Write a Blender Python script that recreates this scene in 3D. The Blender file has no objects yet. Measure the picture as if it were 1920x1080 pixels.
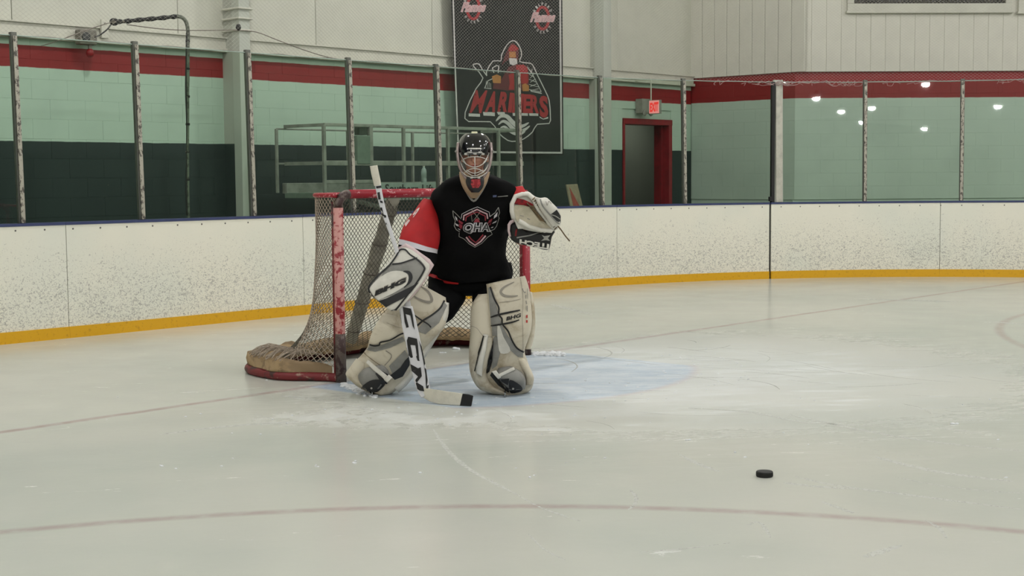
import bpy, bmesh, math, random
from mathutils import Vector, Matrix, noise
from mathutils.bvhtree import BVHTree
from mathutils.geometry import tessellate_polygon
random.seed(7)
S = bpy.context.scene
COL = S.collection
V = Vector
# ------------------------------------------------------------------ camera
F = 2650.0
PITCH = math.atan(207 / F); ROLL = 0.008
CAM = V((0, 0, 1.37))
_f = V((0, math.cos(PITCH), -math.sin(PITCH))); _r0 = V((1, 0, 0)); _u0 = V((0, math.sin(PITCH), math.cos(PITCH)))
_r = _r0 * math.cos(ROLL) - _u0 * math.sin(ROLL); _u = _u0 * math.cos(ROLL) + _r0 * math.sin(ROLL)
cd = bpy.data.cameras.new('camera'); cam = bpy.data.objects.new('camera', cd); COL.objects.link(cam)
cd.sensor_width = 36; cd.lens = F / 1920 * 36; cd.clip_end = 200; cd.clip_start = 0.05
cam.matrix_world = Matrix(((_r.x, _u.x, -_f.x, CAM.x), (_r.y, _u.y, -_f.y, CAM.y), (_r.z, _u.z, -_f.z, CAM.z), (0, 0, 0, 1)))
S.camera = cam
# ------------------------------------------------------------------ world, exposure
w = bpy.data.worlds.new('world'); S.world = w; w.use_nodes = True
w.node_tree.nodes['Background'].inputs[0].default_value = (0.8, 0.85, 0.8, 1)
w.node_tree.nodes['Background'].inputs[1].default_value = 0.05
S.view_settings.view_transform = 'Standard'; S.view_settings.look = 'None'
S.view_settings.gamma = 1.0; S.view_settings.use_curve_mapping = False
S.view_settings.exposure = 0.0
LAMP_POWER = 450.0            # emission of the high bay lamps under the roof
LAMP_COLOR = (1.0, 0.985, 0.99)
S.cycles.use_denoising = True
S.cycles.max_bounces = 7; S.cycles.diffuse_bounces = 3; S.cycles.glossy_bounces = 3
S.cycles.transparent_max_bounces = 24; S.cycles.transmission_bounces = 4
S.cycles.sample_clamp_indirect = 4.0
S.cycles.caustics_reflective = False; S.cycles.caustics_refractive = False

# ------------------------------------------------------------------ placing helpers (metres; rink frame u along goal line, n behind it)
def ray(px, py): return _f + _r * ((px - 960) / F) - _u * ((py - 540) / F)
def P(px, py, D): d = ray(px, py); return CAM + d * (D / d.y)
def G(px, py, z=0.0): d = ray(px, py); return CAM + d * ((z - CAM.z) / d.z)
GA = V((-1.1688, 9.4697, 0)); GB = V((0.1199, 10.8871, 0))
GC = (GA + GB) / 2; U = (GB - GA).normalized(); N = V((-U.y, U.x, 0)); Z = V((0, 0, 1))
ANG = math.atan2(U.y, U.x)
def UN(u, n, z=0.0): return GC + U * u + N * n + Z * z
def RN(px, py, n):
    d = ray(px, py); c = CAM - GC; c.z = CAM.z
    return CAM + d * ((n - (CAM - GC).dot(N)) / d.dot(N))
def RU(px, py, u): d = ray(px, py); return CAM + d * ((u - (CAM - GC).dot(U)) / d.dot(U))
def uu(p): return (p - GC).dot(U)
def nn(p): return (p - GC).dot(N)
def to_px(p):
    v = p - CAM; k = v.dot(_f); return (960 + F * v.dot(_r) / k, 540 - F * v.dot(_u) / k)

# ------------------------------------------------------------------ materials
def lin(c):
    return tuple((x / 255 / 12.92 if x / 255 <= 0.04045 else ((x / 255 + 0.055) / 1.055) ** 2.4) for x in c) + (1.0,)
class NT:
    def __init__(s, name):
        s.m = bpy.data.materials.new(name); s.m.use_nodes = True; s.t = s.m.node_tree
        s.b = s.t.nodes['Principled BSDF']; s.o = s.t.nodes['Material Output']
    def n(s, ty, **k):
        x = s.t.nodes.new(ty)
        for a, b in k.items(): setattr(x, a, b)
        return x
    def put(s, sock, v):
        if isinstance(v, bpy.types.NodeSocket): s.t.links.new(v, sock)
        else: sock.default_value = v
    def ma(s, op, a, b=0.0, c=0.0, clamp=False):
        x = s.n('ShaderNodeMath', operation=op); x.use_clamp = clamp
        s.put(x.inputs[0], a); s.put(x.inputs[1], b)
        if op in ('MULTIPLY_ADD',): s.put(x.inputs[2], c)
        return x.outputs[0]
    def dot(s, a, b): x = s.n('ShaderNodeVectorMath', operation='DOT_PRODUCT'); s.put(x.inputs[0], a); s.put(x.inputs[1], b); return x.outputs['Value']
    def noise(s, scale, detail=3, rough=0.5, vec=None, dist=0.0):
        x = s.n('ShaderNodeTexNoise'); x.inputs['Scale'].default_value = scale; x.inputs['Detail'].default_value = detail
        x.inputs['Roughness'].default_value = rough; x.inputs['Distortion'].default_value = dist
        s.put(x.inputs['Vector'], vec if vec is not None else s.pos()); return x.outputs[0]
    def pos(s):
        if not hasattr(s, '_p'): s._p = s.n('ShaderNodeNewGeometry').outputs['Position']
        return s._p
    def obj(s):
        if not hasattr(s, '_o'): s._o = s.n('ShaderNodeTexCoord').outputs['Object']
        return s._o
    def xyz(s, v): x = s.n('ShaderNodeSeparateXYZ'); s.put(x.inputs[0], v); return x.outputs
    def comb(s, a, b, c): x = s.n('ShaderNodeCombineXYZ'); s.put(x.inputs[0], a); s.put(x.inputs[1], b); s.put(x.inputs[2], c); return x.outputs[0]
    def step(s, v, lo, hi):
        x = s.n('ShaderNodeMapRange', interpolation_type='SMOOTHSTEP'); s.put(x.inputs[0], v); x.inputs[1].default_value = lo; x.inputs[2].default_value = hi
        if lo > hi: x.inputs[1].default_value = hi; x.inputs[2].default_value = lo; x.inputs[3].default_value = 1; x.inputs[4].default_value = 0
        return x.outputs[0]
    def mix(s, f, a, b):
        x = s.n('ShaderNodeMix', data_type='RGBA'); s.put(x.inputs[0], f); s.put(x.inputs[6], a); s.put(x.inputs[7], b); return x.outputs[2]
    def bump(s, h, st=0.3, d=0.01):
        x = s.n('ShaderNodeBump'); x.inputs['Strength'].default_value = st; x.inputs['Distance'].default_value = d
        s.put(x.inputs['Height'], h); s.put(s.b.inputs['Normal'], x.outputs[0])
    def base(s, c, rough=0.5, metal=0.0, spec=None):
        s.put(s.b.inputs['Base Color'], c); s.put(s.b.inputs['Roughness'], rough); s.put(s.b.inputs['Metallic'], metal)
        if spec is not None: s.b.inputs['Specular IOR Level'].default_value = spec
        return s.m
MATS = {}
def M(name, c, rough=0.5, metal=0.0, var=0.08, scale=12, bump=0.0, spec=None, bscale=None, coat=0.0):
    """plain procedural material with a little wear noise"""
    if name in MATS: return MATS[name]
    t = NT(name); c = lin(c)
    dk = tuple(max(0, x * (1 - var * 2.2)) for x in c[:3]) + (1,)
    f = t.step(t.noise(scale, 4, .6, t.obj()), .35, .7)
    t.base(t.mix(f, c, dk), rough, metal, spec)
    if bump: t.bump(t.noise(bscale or scale * 4, 3, .6, t.obj()), bump, .01)
    if coat: t.b.inputs['Coat Weight'].default_value = coat
    MATS[name] = t.m; return t.m
def patch(name, c1, c2, scale, lo, hi, rough=0.5, metal=0.0, c3=None, bump=0.2):
    """two-tone worn surface (chipped paint, dirt)"""
    t = NT(name); n1 = t.noise(scale, 6, .65, t.obj(), .4)
    c = t.mix(t.step(n1, lo, hi), lin(c1), lin(c2))
    if c3: c = t.mix(t.step(t.noise(scale * .35, 4, .6, t.comb(*[t.ma('ADD', o, 3.3) for o in t.xyz(t.obj())])), .52, .6), c, lin(c3))
    t.base(c, rough, metal); t.bump(n1, bump, .004); MATS[name] = t.m; return t.m
def emis(name, c, st):
    t = NT(name); e = t.n('ShaderNodeEmission'); e.inputs[0].default_value = tuple(c) + (1,); e.inputs[1].default_value = st
    t.t.links.new(e.outputs[0], t.o.inputs[0]); return t.m

# ice with its painted lines, crease, snow
def ice_mat():
    t = NT('ice'); p = t.pos()
    q = t.n('ShaderNodeVectorMath', operation='SUBTRACT'); t.put(q.inputs[0], p); q.inputs[1].default_value = GC; q = q.outputs[0]
    u = t.dot(q, tuple(U)); n = t.dot(q, tuple(N))
    wob = t.ma('MULTIPLY', t.ma('SUBTRACT', t.noise(3.0, 2), .5), .03)
    def dist(cu, cn):
        a = t.ma('SUBTRACT', u, cu); b = t.ma('SUBTRACT', n, cn)
        return t.ma('SQRT', t.ma('ADD', t.ma('MULTIPLY', a, a), t.ma('MULTIPLY', b, b)))
    def band(d, c, w_, bl): return t.step(t.ma('ABSOLUTE', t.ma('SUBTRACT', d, c)), w_ + bl, w_ - bl)
    fine = t.noise(9, 5, .6); big = t.noise(.55, 3, .5)
    cloud = t.noise(1.3, 6, .62, None, .6)
    base = t.mix(t.step(big, .3, .72), lin((199, 199, 188)), lin((184, 188, 178)))
    base = t.mix(t.ma('MULTIPLY', t.step(cloud, .52, .75), .35), base, lin((204, 203, 192)))
    nb = t.ma('ADD', n, wob)
    goal = band(nb, 0.0, .034, .024)
    c1 = band(dist(-6.5, -6.4), 4.76, .035, .03); c2 = band(dist(6.75, -6.3), 4.62, .035, .03)
    lines = t.ma('MAXIMUM', t.ma('MULTIPLY', goal, .62), t.ma('MULTIPLY', t.ma('MAXIMUM', c1, c2), .45))
    lines = t.ma('MULTIPLY', lines, t.step(fine, .0, .7))
    base = t.mix(lines, base, lin((148, 112, 112)))
    dc = dist(0, 0)
    inside = t.ma('MULTIPLY', t.step(t.ma('ADD', dc, t.ma('MULTIPLY', wob, 2.0)), 1.86, 1.78), t.step(t.ma('ABSOLUTE', u), 1.24, 1.2))
    inside = t.ma('MULTIPLY', inside, t.step(n, .03, -.03))
    base = t.mix(t.ma('MULTIPLY', inside, .8), base, lin((136, 165, 192)))
    edge = t.ma('MULTIPLY', t.ma('MULTIPLY', band(dc, 1.83, .03, .03), t.step(t.ma('ABSOLUTE', u), 1.28, 1.22)), t.step(n, .0, -.05))
    base = t.mix(t.ma('MULTIPLY', edge, .3), base, lin((170, 130, 140)))
    # scraped snow around the crease: streaked noise, stronger near it
    sv = t.comb(t.ma('MULTIPLY', u, 1.0), t.ma('MULTIPLY', t.ma('ADD', n, t.ma('MULTIPLY', u, .75)), 3.2), 0.0)
    st = t.noise(2.2, 8, .68, sv, 1.2)
    sn2 = t.noise(6.5, 8, .72, None, .8)
    near = t.step(dist(.75, -1.25), 3.1, .5)
    thr = t.ma('ADD', st, t.ma('MULTIPLY', near, .22))
    snow = t.ma('MULTIPLY', t.step(thr, .52, .80), t.step(near, .02, .25))
    front = t.step(t.ma('ABSOLUTE', t.ma('SUBTRACT', dist(.05, -.1), 2.1)), .55, .1)
    front = t.ma('MULTIPLY', front, t.ma('MULTIPLY', t.step(n, -.5, -1.0), t.step(sn2, .32, .66)))
    snow = t.ma('MAXIMUM', snow, t.ma('MULTIPLY', front, .8))
    cv = t.comb(t.xyz(p)[0], t.ma('MULTIPLY', t.xyz(p)[1], 2.0), 0.0)
    crs = t.ma('MULTIPLY', inside, t.step(t.noise(5.0, 9, .78, cv, .8), .40, .66))
    base = t.mix(t.ma('MULTIPLY', crs, .62), base, lin((206, 214, 219)))
    snow = t.ma('MAXIMUM', snow, t.ma('MULTIPLY', t.step(t.ma('ADD', dist(.9, -1.3), t.ma('MULTIPLY', t.ma('SUBTRACT', st, .5), 3.0)), 3.6, .6), .55))
    behind = t.step(n, .3, -.1)
    snow = t.ma('MULTIPLY', snow, behind)
    far_s = t.ma('MULTIPLY', t.step(t.noise(1.1, 9, .72, sv, 2.0), .64, .72), .5)
    snow = t.ma('MAXIMUM', snow, far_s, clamp=True)
    base = t.mix(t.ma('MULTIPLY', snow, .58), base, lin((226, 229, 228)))
    rough = t.ma('ADD', t.ma('MULTIPLY', t.noise(2.5, 5), .12), t.ma('MULTIPLY', snow, .4))
    rough = t.ma('ADD', rough, .145)
    t.base(base, rough, 0.0, .36); t.b.inputs['IOR'].default_value = 1.31
    h = t.ma('ADD', t.ma('MULTIPLY', t.noise(14, 4), .25), t.ma('MULTIPLY', snow, sn2))
    t.bump(h, .16, .012)
    return t.m
def wall_mat(name, bands, upper, rough=0.55, edge=.02):
    """wall paint that changes colour with height: bands = [(z, colour below z)...]"""
    t = NT(name); z = t.xyz(t.pos())[2]
    z = t.ma('ADD', z, t.ma('MULTIPLY', t.ma('SUBTRACT', t.noise(4, 5, .7), .5), edge))
    c = lin(upper)
    for zz, col in reversed(bands): c = t.mix(t.step(z, zz + .004, zz - .004), c, lin(col))
    d = t.step(t.noise(1.2, 6, .6), .45, .75)
    hsv = t.n('ShaderNodeHueSaturation'); t.put(hsv.inputs['Color'], c); hsv.inputs['Value'].default_value = .86
    c = t.mix(t.ma('MULTIPLY', d, .8), c, hsv.outputs[0])
    chip = t.step(t.noise(26, 4, .7), .69, .73)
    c = t.mix(t.ma('MULTIPLY', chip, .35), c, lin((175, 160, 150)))
    t.base(c, rough); t.bump(t.noise(30, 4, .6), .18, .004); return t.m
def board_mat():
    t = NT('board_white'); p = t.pos(); x = t.xyz(p)
    q = t.comb(x[0], x[1], t.ma('MULTIPLY', x[2], 1.25))
    a = t.noise(33, 5, .66, q, .9); b = t.noise(80, 3, .6, q, .6); c_ = t.noise(3.0, 4, .6)
    dens = t.ma('MULTIPLY', t.step(x[2], .98, .25), .105)
    dens = t.ma('ADD', dens, t.ma('MULTIPLY', t.ma('SUBTRACT', c_, .5), .09))
    f = t.ma('MULTIPLY', t.step(t.ma('ADD', a, dens), .62, .72), t.step(x[2], .97, .80))
    g = t.ma('MULTIPLY', t.step(t.ma('ADD', b, t.ma('MULTIPLY', dens, .9)), .64, .72), t.step(x[2], .95, .7))
    col = t.mix(t.step(t.noise(.9, 3), .4, .7), lin((232, 229, 213)), lin((224, 225, 211)))
    col = t.mix(t.ma('MULTIPLY', f, .54), col, lin((138, 134, 128)))
    col = t.mix(t.ma('MULTIPLY', g, .55), col, lin((112, 112, 110)))
    t.base(col, .42); t.bump(t.noise(18, 3), .06, .01); return t.m
def kick_mat():
    t = NT('kick_yellow'); f = t.step(t.noise(30, 5, .7), .56, .66)
    t.base(t.mix(t.ma('MULTIPLY', f, .5), lin((216, 163, 12)), lin((168, 122, 20))), .45); return t.m
def glass_mat():
    t = NT('shield_glass_clear')
    tr = t.n('ShaderNodeBsdfTransparent'); tr.inputs[0].default_value = (.905, .962, .915, 1)
    gl = t.n('ShaderNodeBsdfGlossy'); gl.inputs['Roughness'].default_value = .012; gl.inputs[0].default_value = (.95, 1, .96, 1)
    fr = t.n('ShaderNodeFresnel'); fr.inputs[0].default_value = 1.5
    ge = t.n('ShaderNodeNewGeometry'); k = t.ma('MULTIPLY', fr.outputs[0], t.ma('SUBTRACT', 1.0, ge.outputs['Backfacing']))
    mx = t.n('ShaderNodeMixShader'); t.put(mx.inputs[0], t.ma('MULTIPLY', k, 1.6, clamp=True))
    t.t.links.new(tr.outputs[0], mx.inputs[1]); t.t.links.new(gl.outputs[0], mx.inputs[2])
    t.t.links.new(mx.outputs[0], t.o.inputs[0]); return t.m
def stanchion_mat():
    t = NT('stanchion_metal'); x = t.xyz(t.obj()); q = t.comb(x[0], x[1], t.ma('MULTIPLY', x[2], .6))
    f = t.step(t.noise(34, 5, .7, q), .5, .58)
    t.base(t.mix(f, lin((172, 168, 154)), lin((84, 80, 74))), .5, .35); return t.m

# ------------------------------------------------------------------ object helpers
WL = {}   # world location of every object we link (all parents are only translated)
def link(o, parent=None, wl=None):
    COL.objects.link(o)
    wl = V(wl) if wl is not None else (WL[parent.name] if parent else V((0, 0, 0)))
    if parent: o.parent = parent; o.location = wl - WL[parent.name]
    else: o.location = wl
    WL[o.name] = wl; return o
def tag(o, label=None, cat=None, group=None, kind=None):
    if label: o['label'] = label
    if cat: o['category'] = cat
    if group: o['group'] = group
    if kind: o['kind'] = kind
    return o
def empty(name, loc, label=None, cat=None, group=None, kind=None):
    o = bpy.data.objects.new(name, None); o.empty_display_size = .2
    return tag(link(o, None, loc), label, cat, group, kind)
def build(name, vf, mat, parent=None, wl=None, smooth=False, bevel=0.0, mats=None, fm=None):
    """one mesh object from (verts, faces) in world coordinates"""
    vs, fs = vf
    if wl is None: wl = WL[parent.name] if parent else V((0, 0, 0))
    me = bpy.data.meshes.new(name); me.from_pydata([tuple(V(v) - V(wl)) for v in vs], [], fs)
    for m_ in (mats or [mat]): me.materials.append(m_)
    if fm: me.polygons.foreach_set('material_index', fm)
    if smooth: me.polygons.foreach_set('use_smooth', [True] * len(me.polygons))
    me.update(); bm = bmesh.new(); bm.from_mesh(me)
    bmesh.ops.recalc_face_normals(bm, faces=bm.faces); bm.to_mesh(me); bm.free()
    o = bpy.data.objects.new(name, me); link(o, parent, wl)
    if bevel:
        b = o.modifiers.new('bevel', 'BEVEL'); b.width = bevel; b.segments = 2; b.limit_method = 'ANGLE'
    return o
def copy_piece(src, parent, wl, rz=None, sc=None):
    o = bpy.data.objects.new(src.name.split('.')[0], src.data); link(o, parent, wl)
    if rz is not None: o.rotation_euler.z = rz
    if sc: o.scale = sc
    return o
def add(*vfs):
    vs, fs = [], []
    for a, b in vfs:
        k = len(vs); vs += list(a); fs += [tuple(i + k for i in f) for f in b]
    return vs, fs
def boxc(c, ax, ay, az):
    """box centred c with half-axis vectors"""
    c = V(c); vs = [c + ax * i + ay * j + az * k for i in (-1, 1) for j in (-1, 1) for k in (-1, 1)]
    return vs, [(0, 1, 3, 2), (4, 6, 7, 5), (0, 4, 5, 1), (2, 3, 7, 6), (0, 2, 6, 4), (1, 5, 7, 3)]
def boxun(u0, u1, n0, n1, z0, z1): return boxc(UN((u0 + u1) / 2, (n0 + n1) / 2, (z0 + z1) / 2), U * ((u1 - u0) / 2), N * ((n1 - n0) / 2), Z * ((z1 - z0) / 2))
def tube(pts, r, seg=8, caps=True, closed=False):
    pts = [V(p) for p in pts]; n = len(pts); vs, fs = [], []
    prev = None
    for i, p in enumerate(pts):
        a = pts[(i - 1) % n] if (closed or i) else pts[0]; b = pts[(i + 1) % n] if (closed or i < n - 1) else pts[-1]
        d = (b - a); d = d.normalized() if d.length > 1e-9 else V((0, 0, 1))
        x = d.cross(prev) if prev is not None else None
        if prev is None:
            h = V((0, 0, 1)) if abs(d.z) < .9 else V((1, 0, 0)); y = (h - d * h.dot(d)).normalized()
        else:
            y = prev - d * prev.dot(d); y = y.normalized() if y.length > 1e-6 else d.orthogonal().normalized()
        prev = y; x = d.cross(y); rr = r[i] if isinstance(r, (list, tuple)) else r
        for k in range(seg):
            a_ = 2 * math.pi * k / seg; vs.append(p + (x * math.cos(a_) + y * math.sin(a_)) * rr)
    for i in range(n if closed else n - 1):
        for k in range(seg):
            a = i * seg + k; b = i * seg + (k + 1) % seg; j = ((i + 1) % n) * seg
            fs.append((a, b, j + (k + 1) % seg, j + k))
    if caps and not closed: fs += [tuple(range(seg))[::-1], tuple((n - 1) * seg + k for k in range(seg))]
    return vs, fs
def smooth_pts(pts, k=6, closed=False):
    pts = [V(p) for p in pts]; n = len(pts); out = []
    for i in range(n if closed else n - 1):
        g = (lambda j: pts[j % n]) if closed else (lambda j: pts[max(0, min(n - 1, j))])
        a, b, c, d = g(i - 1), g(i), g(i + 1), g(i + 2)
        for s in range(k):
            t = s / k
            out.append(.5 * ((2 * b) + (c - a) * t + (2 * a - 5 * b + 4 * c - d) * t * t + (3 * b - a - 3 * c + d) * t ** 3))
    if not closed: out.append(pts[-1])
    return out
def lathe(c, prof, axis=V((0, 0, 1)), seg=24):
    """prof = [(r, h)...] around axis at c"""
    x = axis.orthogonal().normalized(); y = axis.cross(x); vs, fs = [], []
    for r, h in prof:
        for k in range(seg): a = 2 * math.pi * k / seg; vs.append(V(c) + axis * h + (x * math.cos(a) + y * math.sin(a)) * r)
    for i in range(len(prof) - 1):
        for k in range(seg): a = i * seg; fs.append((a + k, a + (k + 1) % seg, a + seg + (k + 1) % seg, a + seg + k))
    fs += [tuple(range(seg))[::-1], tuple((len(prof) - 1) * seg + k for k in range(seg))]
    return vs, fs
def ellipsoid(c, ax, ay, az, seg=20, rings=12):
    vs, fs = [V(c) + az], []
    for i in range(1, rings):
        t = math.pi * i / rings
        for k in range(seg): a = 2 * math.pi * k / seg; vs.append(V(c) + az * math.cos(t) + (ax * math.cos(a) + ay * math.sin(a)) * math.sin(t))
    vs.append(V(c) - az)
    for k in range(seg): fs.append((0, 1 + k, 1 + (k + 1) % seg))
    for i in range(rings - 2):
        for k in range(seg): a = 1 + i * seg; fs.append((a + k, a + seg + k, a + seg + (k + 1) % seg, a + (k + 1) % seg))
    for k in range(seg): a = 1 + (rings - 2) * seg; fs.append((a + k, len(vs) - 1, a + (k + 1) % seg))
    return vs, fs
def loft(st, sub=5, seg=28, e=2.6, wob=0.0, wsc=6.0, cap=.35, seed=0.0):
    """closed volume through stations (Lx,Ly,Rx,Ry, D centre, T thickness, tilt): cross sections are superellipses
    spanning the two edge points at the real distance D; front is towards the viewer side (-Y)"""
    st = [tuple(s) + (0.0,) * (7 - len(s)) for s in st]
    # rounded ends
    def vec(s): return V(s[:4] + (0,) * 0) if False else list(s)
    rows = []
    n = len(st)
    for i in range(n - 1):
        a, b, c, d = st[max(0, i - 1)], st[i], st[i + 1], st[min(n - 1, i + 2)]
        for k in range(sub):
            t = k / sub
            rows.append([.5 * (2 * b[j] + (c[j] - a[j]) * t + (2 * a[j] - 5 * b[j] + 4 * c[j] - d[j]) * t * t + (3 * b[j] - a[j] - 3 * c[j] + d[j]) * t ** 3) for j in range(7)])
    rows.append(list(st[-1]))
    def shrink(row, f): cx = (row[0] + row[2]) / 2; cy = (row[1] + row[3]) / 2; return [cx + (row[0] - cx) * f, cy + (row[1] - cy) * f, cx + (row[2] - cx) * f, cy + (row[3] - cy) * f, row[4], row[5] * f, row[6] * f]
    a0, a1 = rows[0], rows[-1]
    rows = [shrink(a0, .45), shrink(a0, .8), shrink(a0, .94)] + rows[0:] + [shrink(a1, .94), shrink(a1, .8), shrink(a1, .45)]
    vs, fs = [], []
    for r in rows:
        for k in range(seg):
            a = 2 * math.pi * k / seg; c, s = math.cos(a), math.sin(a)
            c = math.copysign(abs(c) ** (2 / e), c); s = math.copysign(abs(s) ** (2 / e), s)
            h = .5 + .5 * c
            p = P(r[0] + (r[2] - r[0]) * h, r[1] + (r[3] - r[1]) * h, r[4] + r[6] * .5 * c - r[5] * .5 * s)
            if wob:
                q = p * wsc + V((seed, seed, seed)); p = p + V((noise.noise(q), noise.noise(q + V((9, 9, 9))), noise.noise(q + V((5, 2, 7))) * .4)) * wob
            vs.append(p)
    m = len(rows)
    for i in range(m - 1):
        for k in range(seg): a = i * seg; fs.append((a + k, a + (k + 1) % seg, a + seg + (k + 1) % seg, a + seg + k))
    fs += [tuple(range(seg))[::-1], tuple((m - 1) * seg + k for k in range(seg))]
    return vs, fs
def plate(poly, dfun, th, dome=0.0, inset=4.0):
    """padded plate: outline (pixels) carried to its real distance, given thickness and a rounded rim"""
    pts = smooth_pts([V((x, y, 0)) for x, y in poly], 3, True); n = len(pts)
    c = sum(pts, V((0, 0, 0))) / n; rings = []
    R = max((p - c).length for p in pts)
    for f, dz in ((1.0, th), (1.0, th * .3), (1 - inset * .35 / R, th * .08), (1 - inset / R, 0.0), (.6, -dome * .6), (.25, -dome)):
        rings.append([P(*((c + (p - c) * f)[:2]), dfun(*((c + (p - c) * f)[:2])) + dz) for p in pts])
    vs = [p for r in rings for p in r]; fs = []
    for i in range(len(rings) - 1):
        for k in range(n): fs.append((i * n + k, i * n + (k + 1) % n, (i + 1) * n + (k + 1) % n, (i + 1) * n + k))
    vs.append(P(c.x, c.y, dfun(c.x, c.y) - dome)); m = len(vs) - 1; o = (len(rings) - 1) * n
    fs += [(o + k, o + (k + 1) % n, m) for k in range(n)]; fs.append(tuple(range(n))[::-1])
    return vs, fs
# flat print and stitched patches: outlines laid on a surface that already stands in the scene
def bvh_hit(*objs):
    deps = bpy.context.evaluated_depsgraph_get(); vs, fs = [], []
    for o in objs:
        k = len(vs); wl = WL[o.name]; vs += [v.co + wl for v in o.data.vertices]; fs += [tuple(i + k for i in p.vertices) for p in o.data.polygons]
    t = BVHTree.FromPolygons(vs, fs)
    def hit(x, y):
        d = ray(x, y).normalized(); h = t.ray_cast(CAM, d)
        if h[0] is None:
            q = P(x, y, 8.8); h = t.find_nearest(q)
            return h[0], (-d)
        nm = h[1] if h[1].dot(d) < 0 else -h[1]
        return h[0], nm
    return hit
def plane_hit(n): return lambda x, y: (RN(x, y, n), -N)
def tri2d(polys, maxlen):
    bm = bmesh.new()
    for poly in polys:
        tris = tessellate_polygon([[V((x, y, 0)) for x, y in poly]])
        vv = [bm.verts.new((x, y, 0)) for x, y in poly]
        for t in tris:
            try: bm.faces.new([vv[i] for i in t])
            except ValueError: pass
    for _ in range(5):
        es = [e for e in bm.edges if e.calc_length() > maxlen]
        if not es: break
        bmesh.ops.subdivide_edges(bm, edges=es, cuts=1); bmesh.ops.triangulate(bm, faces=bm.faces)
    return bm
def lay(name, polys, hit, mat, parent, off=.003, maxlen=7.0, bm=None):
    if bm is None: bm = tri2d(polys, maxlen)
    vs = []
    for v in bm.verts:
        p, nm = hit(v.co.x, v.co.y); vs.append(p + nm * off * .5 + (CAM - p).normalized() * off * .5)
    fs = [tuple(l.index for l in f.verts) for f in bm.faces if len(f.verts) > 2] if not bm.verts.index_update() else []
    bm.free(); return build(name, (vs, fs), mat, parent, smooth=True)
def stroke(pts, w, closed=False, k=4):
    """polygons of a stroke of width w (pixels) along pts"""
    p = smooth_pts([V((x, y, 0)) for x, y in pts], k, closed) if k > 1 else [V((x, y, 0)) for x, y in pts]
    if closed: p = p + [p[0]]
    out = []; L, R = [], []
    for i, a in enumerate(p):
        d = (p[min(i + 1, len(p) - 1)] - p[max(i - 1, 0)]); 
        if closed and i in (0, len(p) - 1): d = p[1] - p[-2]
        d = d.normalized() if d.length > 1e-6 else V((1, 0, 0))
        q = V((-d.y, d.x, 0)); ww = w(i / (len(p) - 1)) if callable(w) else w
        L.append(a + q * ww / 2); R.append(a - q * ww / 2)
    for i in range(len(p) - 1): out.append([(L[i].x, L[i].y), (L[i + 1].x, L[i + 1].y), (R[i + 1].x, R[i + 1].y), (R[i].x, R[i].y)])
    return out
def text2d(txt, origin, xdir, ydir, size=1.0, bold=0.0, shear=0.0, spacing=1.0, fit=None, maxlen=7.0):
    """letters as a flat bmesh in pixels; xdir/ydir = pixel vectors of one em right / one em up"""
    cu = bpy.data.curves.new('t', 'FONT'); cu.body = txt; cu.size = 1; cu.offset = bold; cu.shear = shear; cu.space_character = spacing
    cu.resolution_u = 3; o = bpy.data.objects.new('t', cu); COL.objects.link(o)
    me = bpy.data.meshes.new_from_object(o.evaluated_get(bpy.context.evaluated_depsgraph_get()))
    bpy.data.objects.remove(o); bpy.data.curves.remove(cu)
    bm = bmesh.new(); bm.from_mesh(me); bpy.data.meshes.remove(me)
    x0 = min(v.co.x for v in bm.verts); x1 = max(v.co.x for v in bm.verts); y0 = min(v.co.y for v in bm.verts); y1 = max(v.co.y for v in bm.verts)
    xd, yd, o_ = V(xdir + (0,)), V(ydir + (0,)), V(origin + (0,))
    for v in bm.verts:
        fx = (v.co.x - x0) / (x1 - x0) ; fy = (v.co.y - y0) / (y1 - y0)
        v.co = o_ + xd * fx + yd * fy
    bmesh.ops.triangulate(bm, faces=bm.faces)
    for _ in range(3):
        es = [e for e in bm.edges if e.calc_length() > maxlen]
        if not es: break
        bmesh.ops.subdivide_edges(bm, edges=es, cuts=1); bmesh.ops.triangulate(bm, faces=bm.faces)
    return bm
#@@STRUCT
# ================================================================== THE SETTING
m_ice = ice_mat(); m_board = board_mat(); m_kick = kick_mat(); m_glass = glass_mat(); m_stan = stanchion_mat()
m_black = M('rubber_black', (16, 16, 16), .6); m_cap = M('cap_rail_blue', (52, 62, 104), .5)
MINT, CREAM, RED, DKGREEN = (184, 202, 186), (206, 205, 190), (140, 24, 28), (27, 42, 41)
m_wall_b = wall_mat('wall_paint_green_red', [(1.775, DKGREEN), (2.515, MINT), (2.735, RED), (9, MINT)], MINT)
m_wall_c = wall_mat('wall_paint_corner', [(2.535, (186, 198, 186)), (9, RED)], MINT)
m_panel = M('cream_metal_panel', (202, 202, 187), .5, var=.03, scale=1.5)
m_siding = M('cream_siding', (212, 210, 196), .55, var=.03, scale=2)
m_trim = M('cream_trim', (204, 203, 188), .5, var=.05, scale=3)
m_colm = wall_mat('column_paint', [(9, (184, 188, 176))], (184, 188, 176))
m_pil = wall_mat('pilaster_paint', [(1.775, DKGREEN), (9, (176, 178, 166))], (176, 178, 166))
m_hall = wall_mat('hall_wall_paint', [(99, (140, 146, 136))], (140, 146, 136))
m_ceil = M('roof_insulation_white', (222, 222, 215), .7, var=.05, scale=.6)

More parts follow.
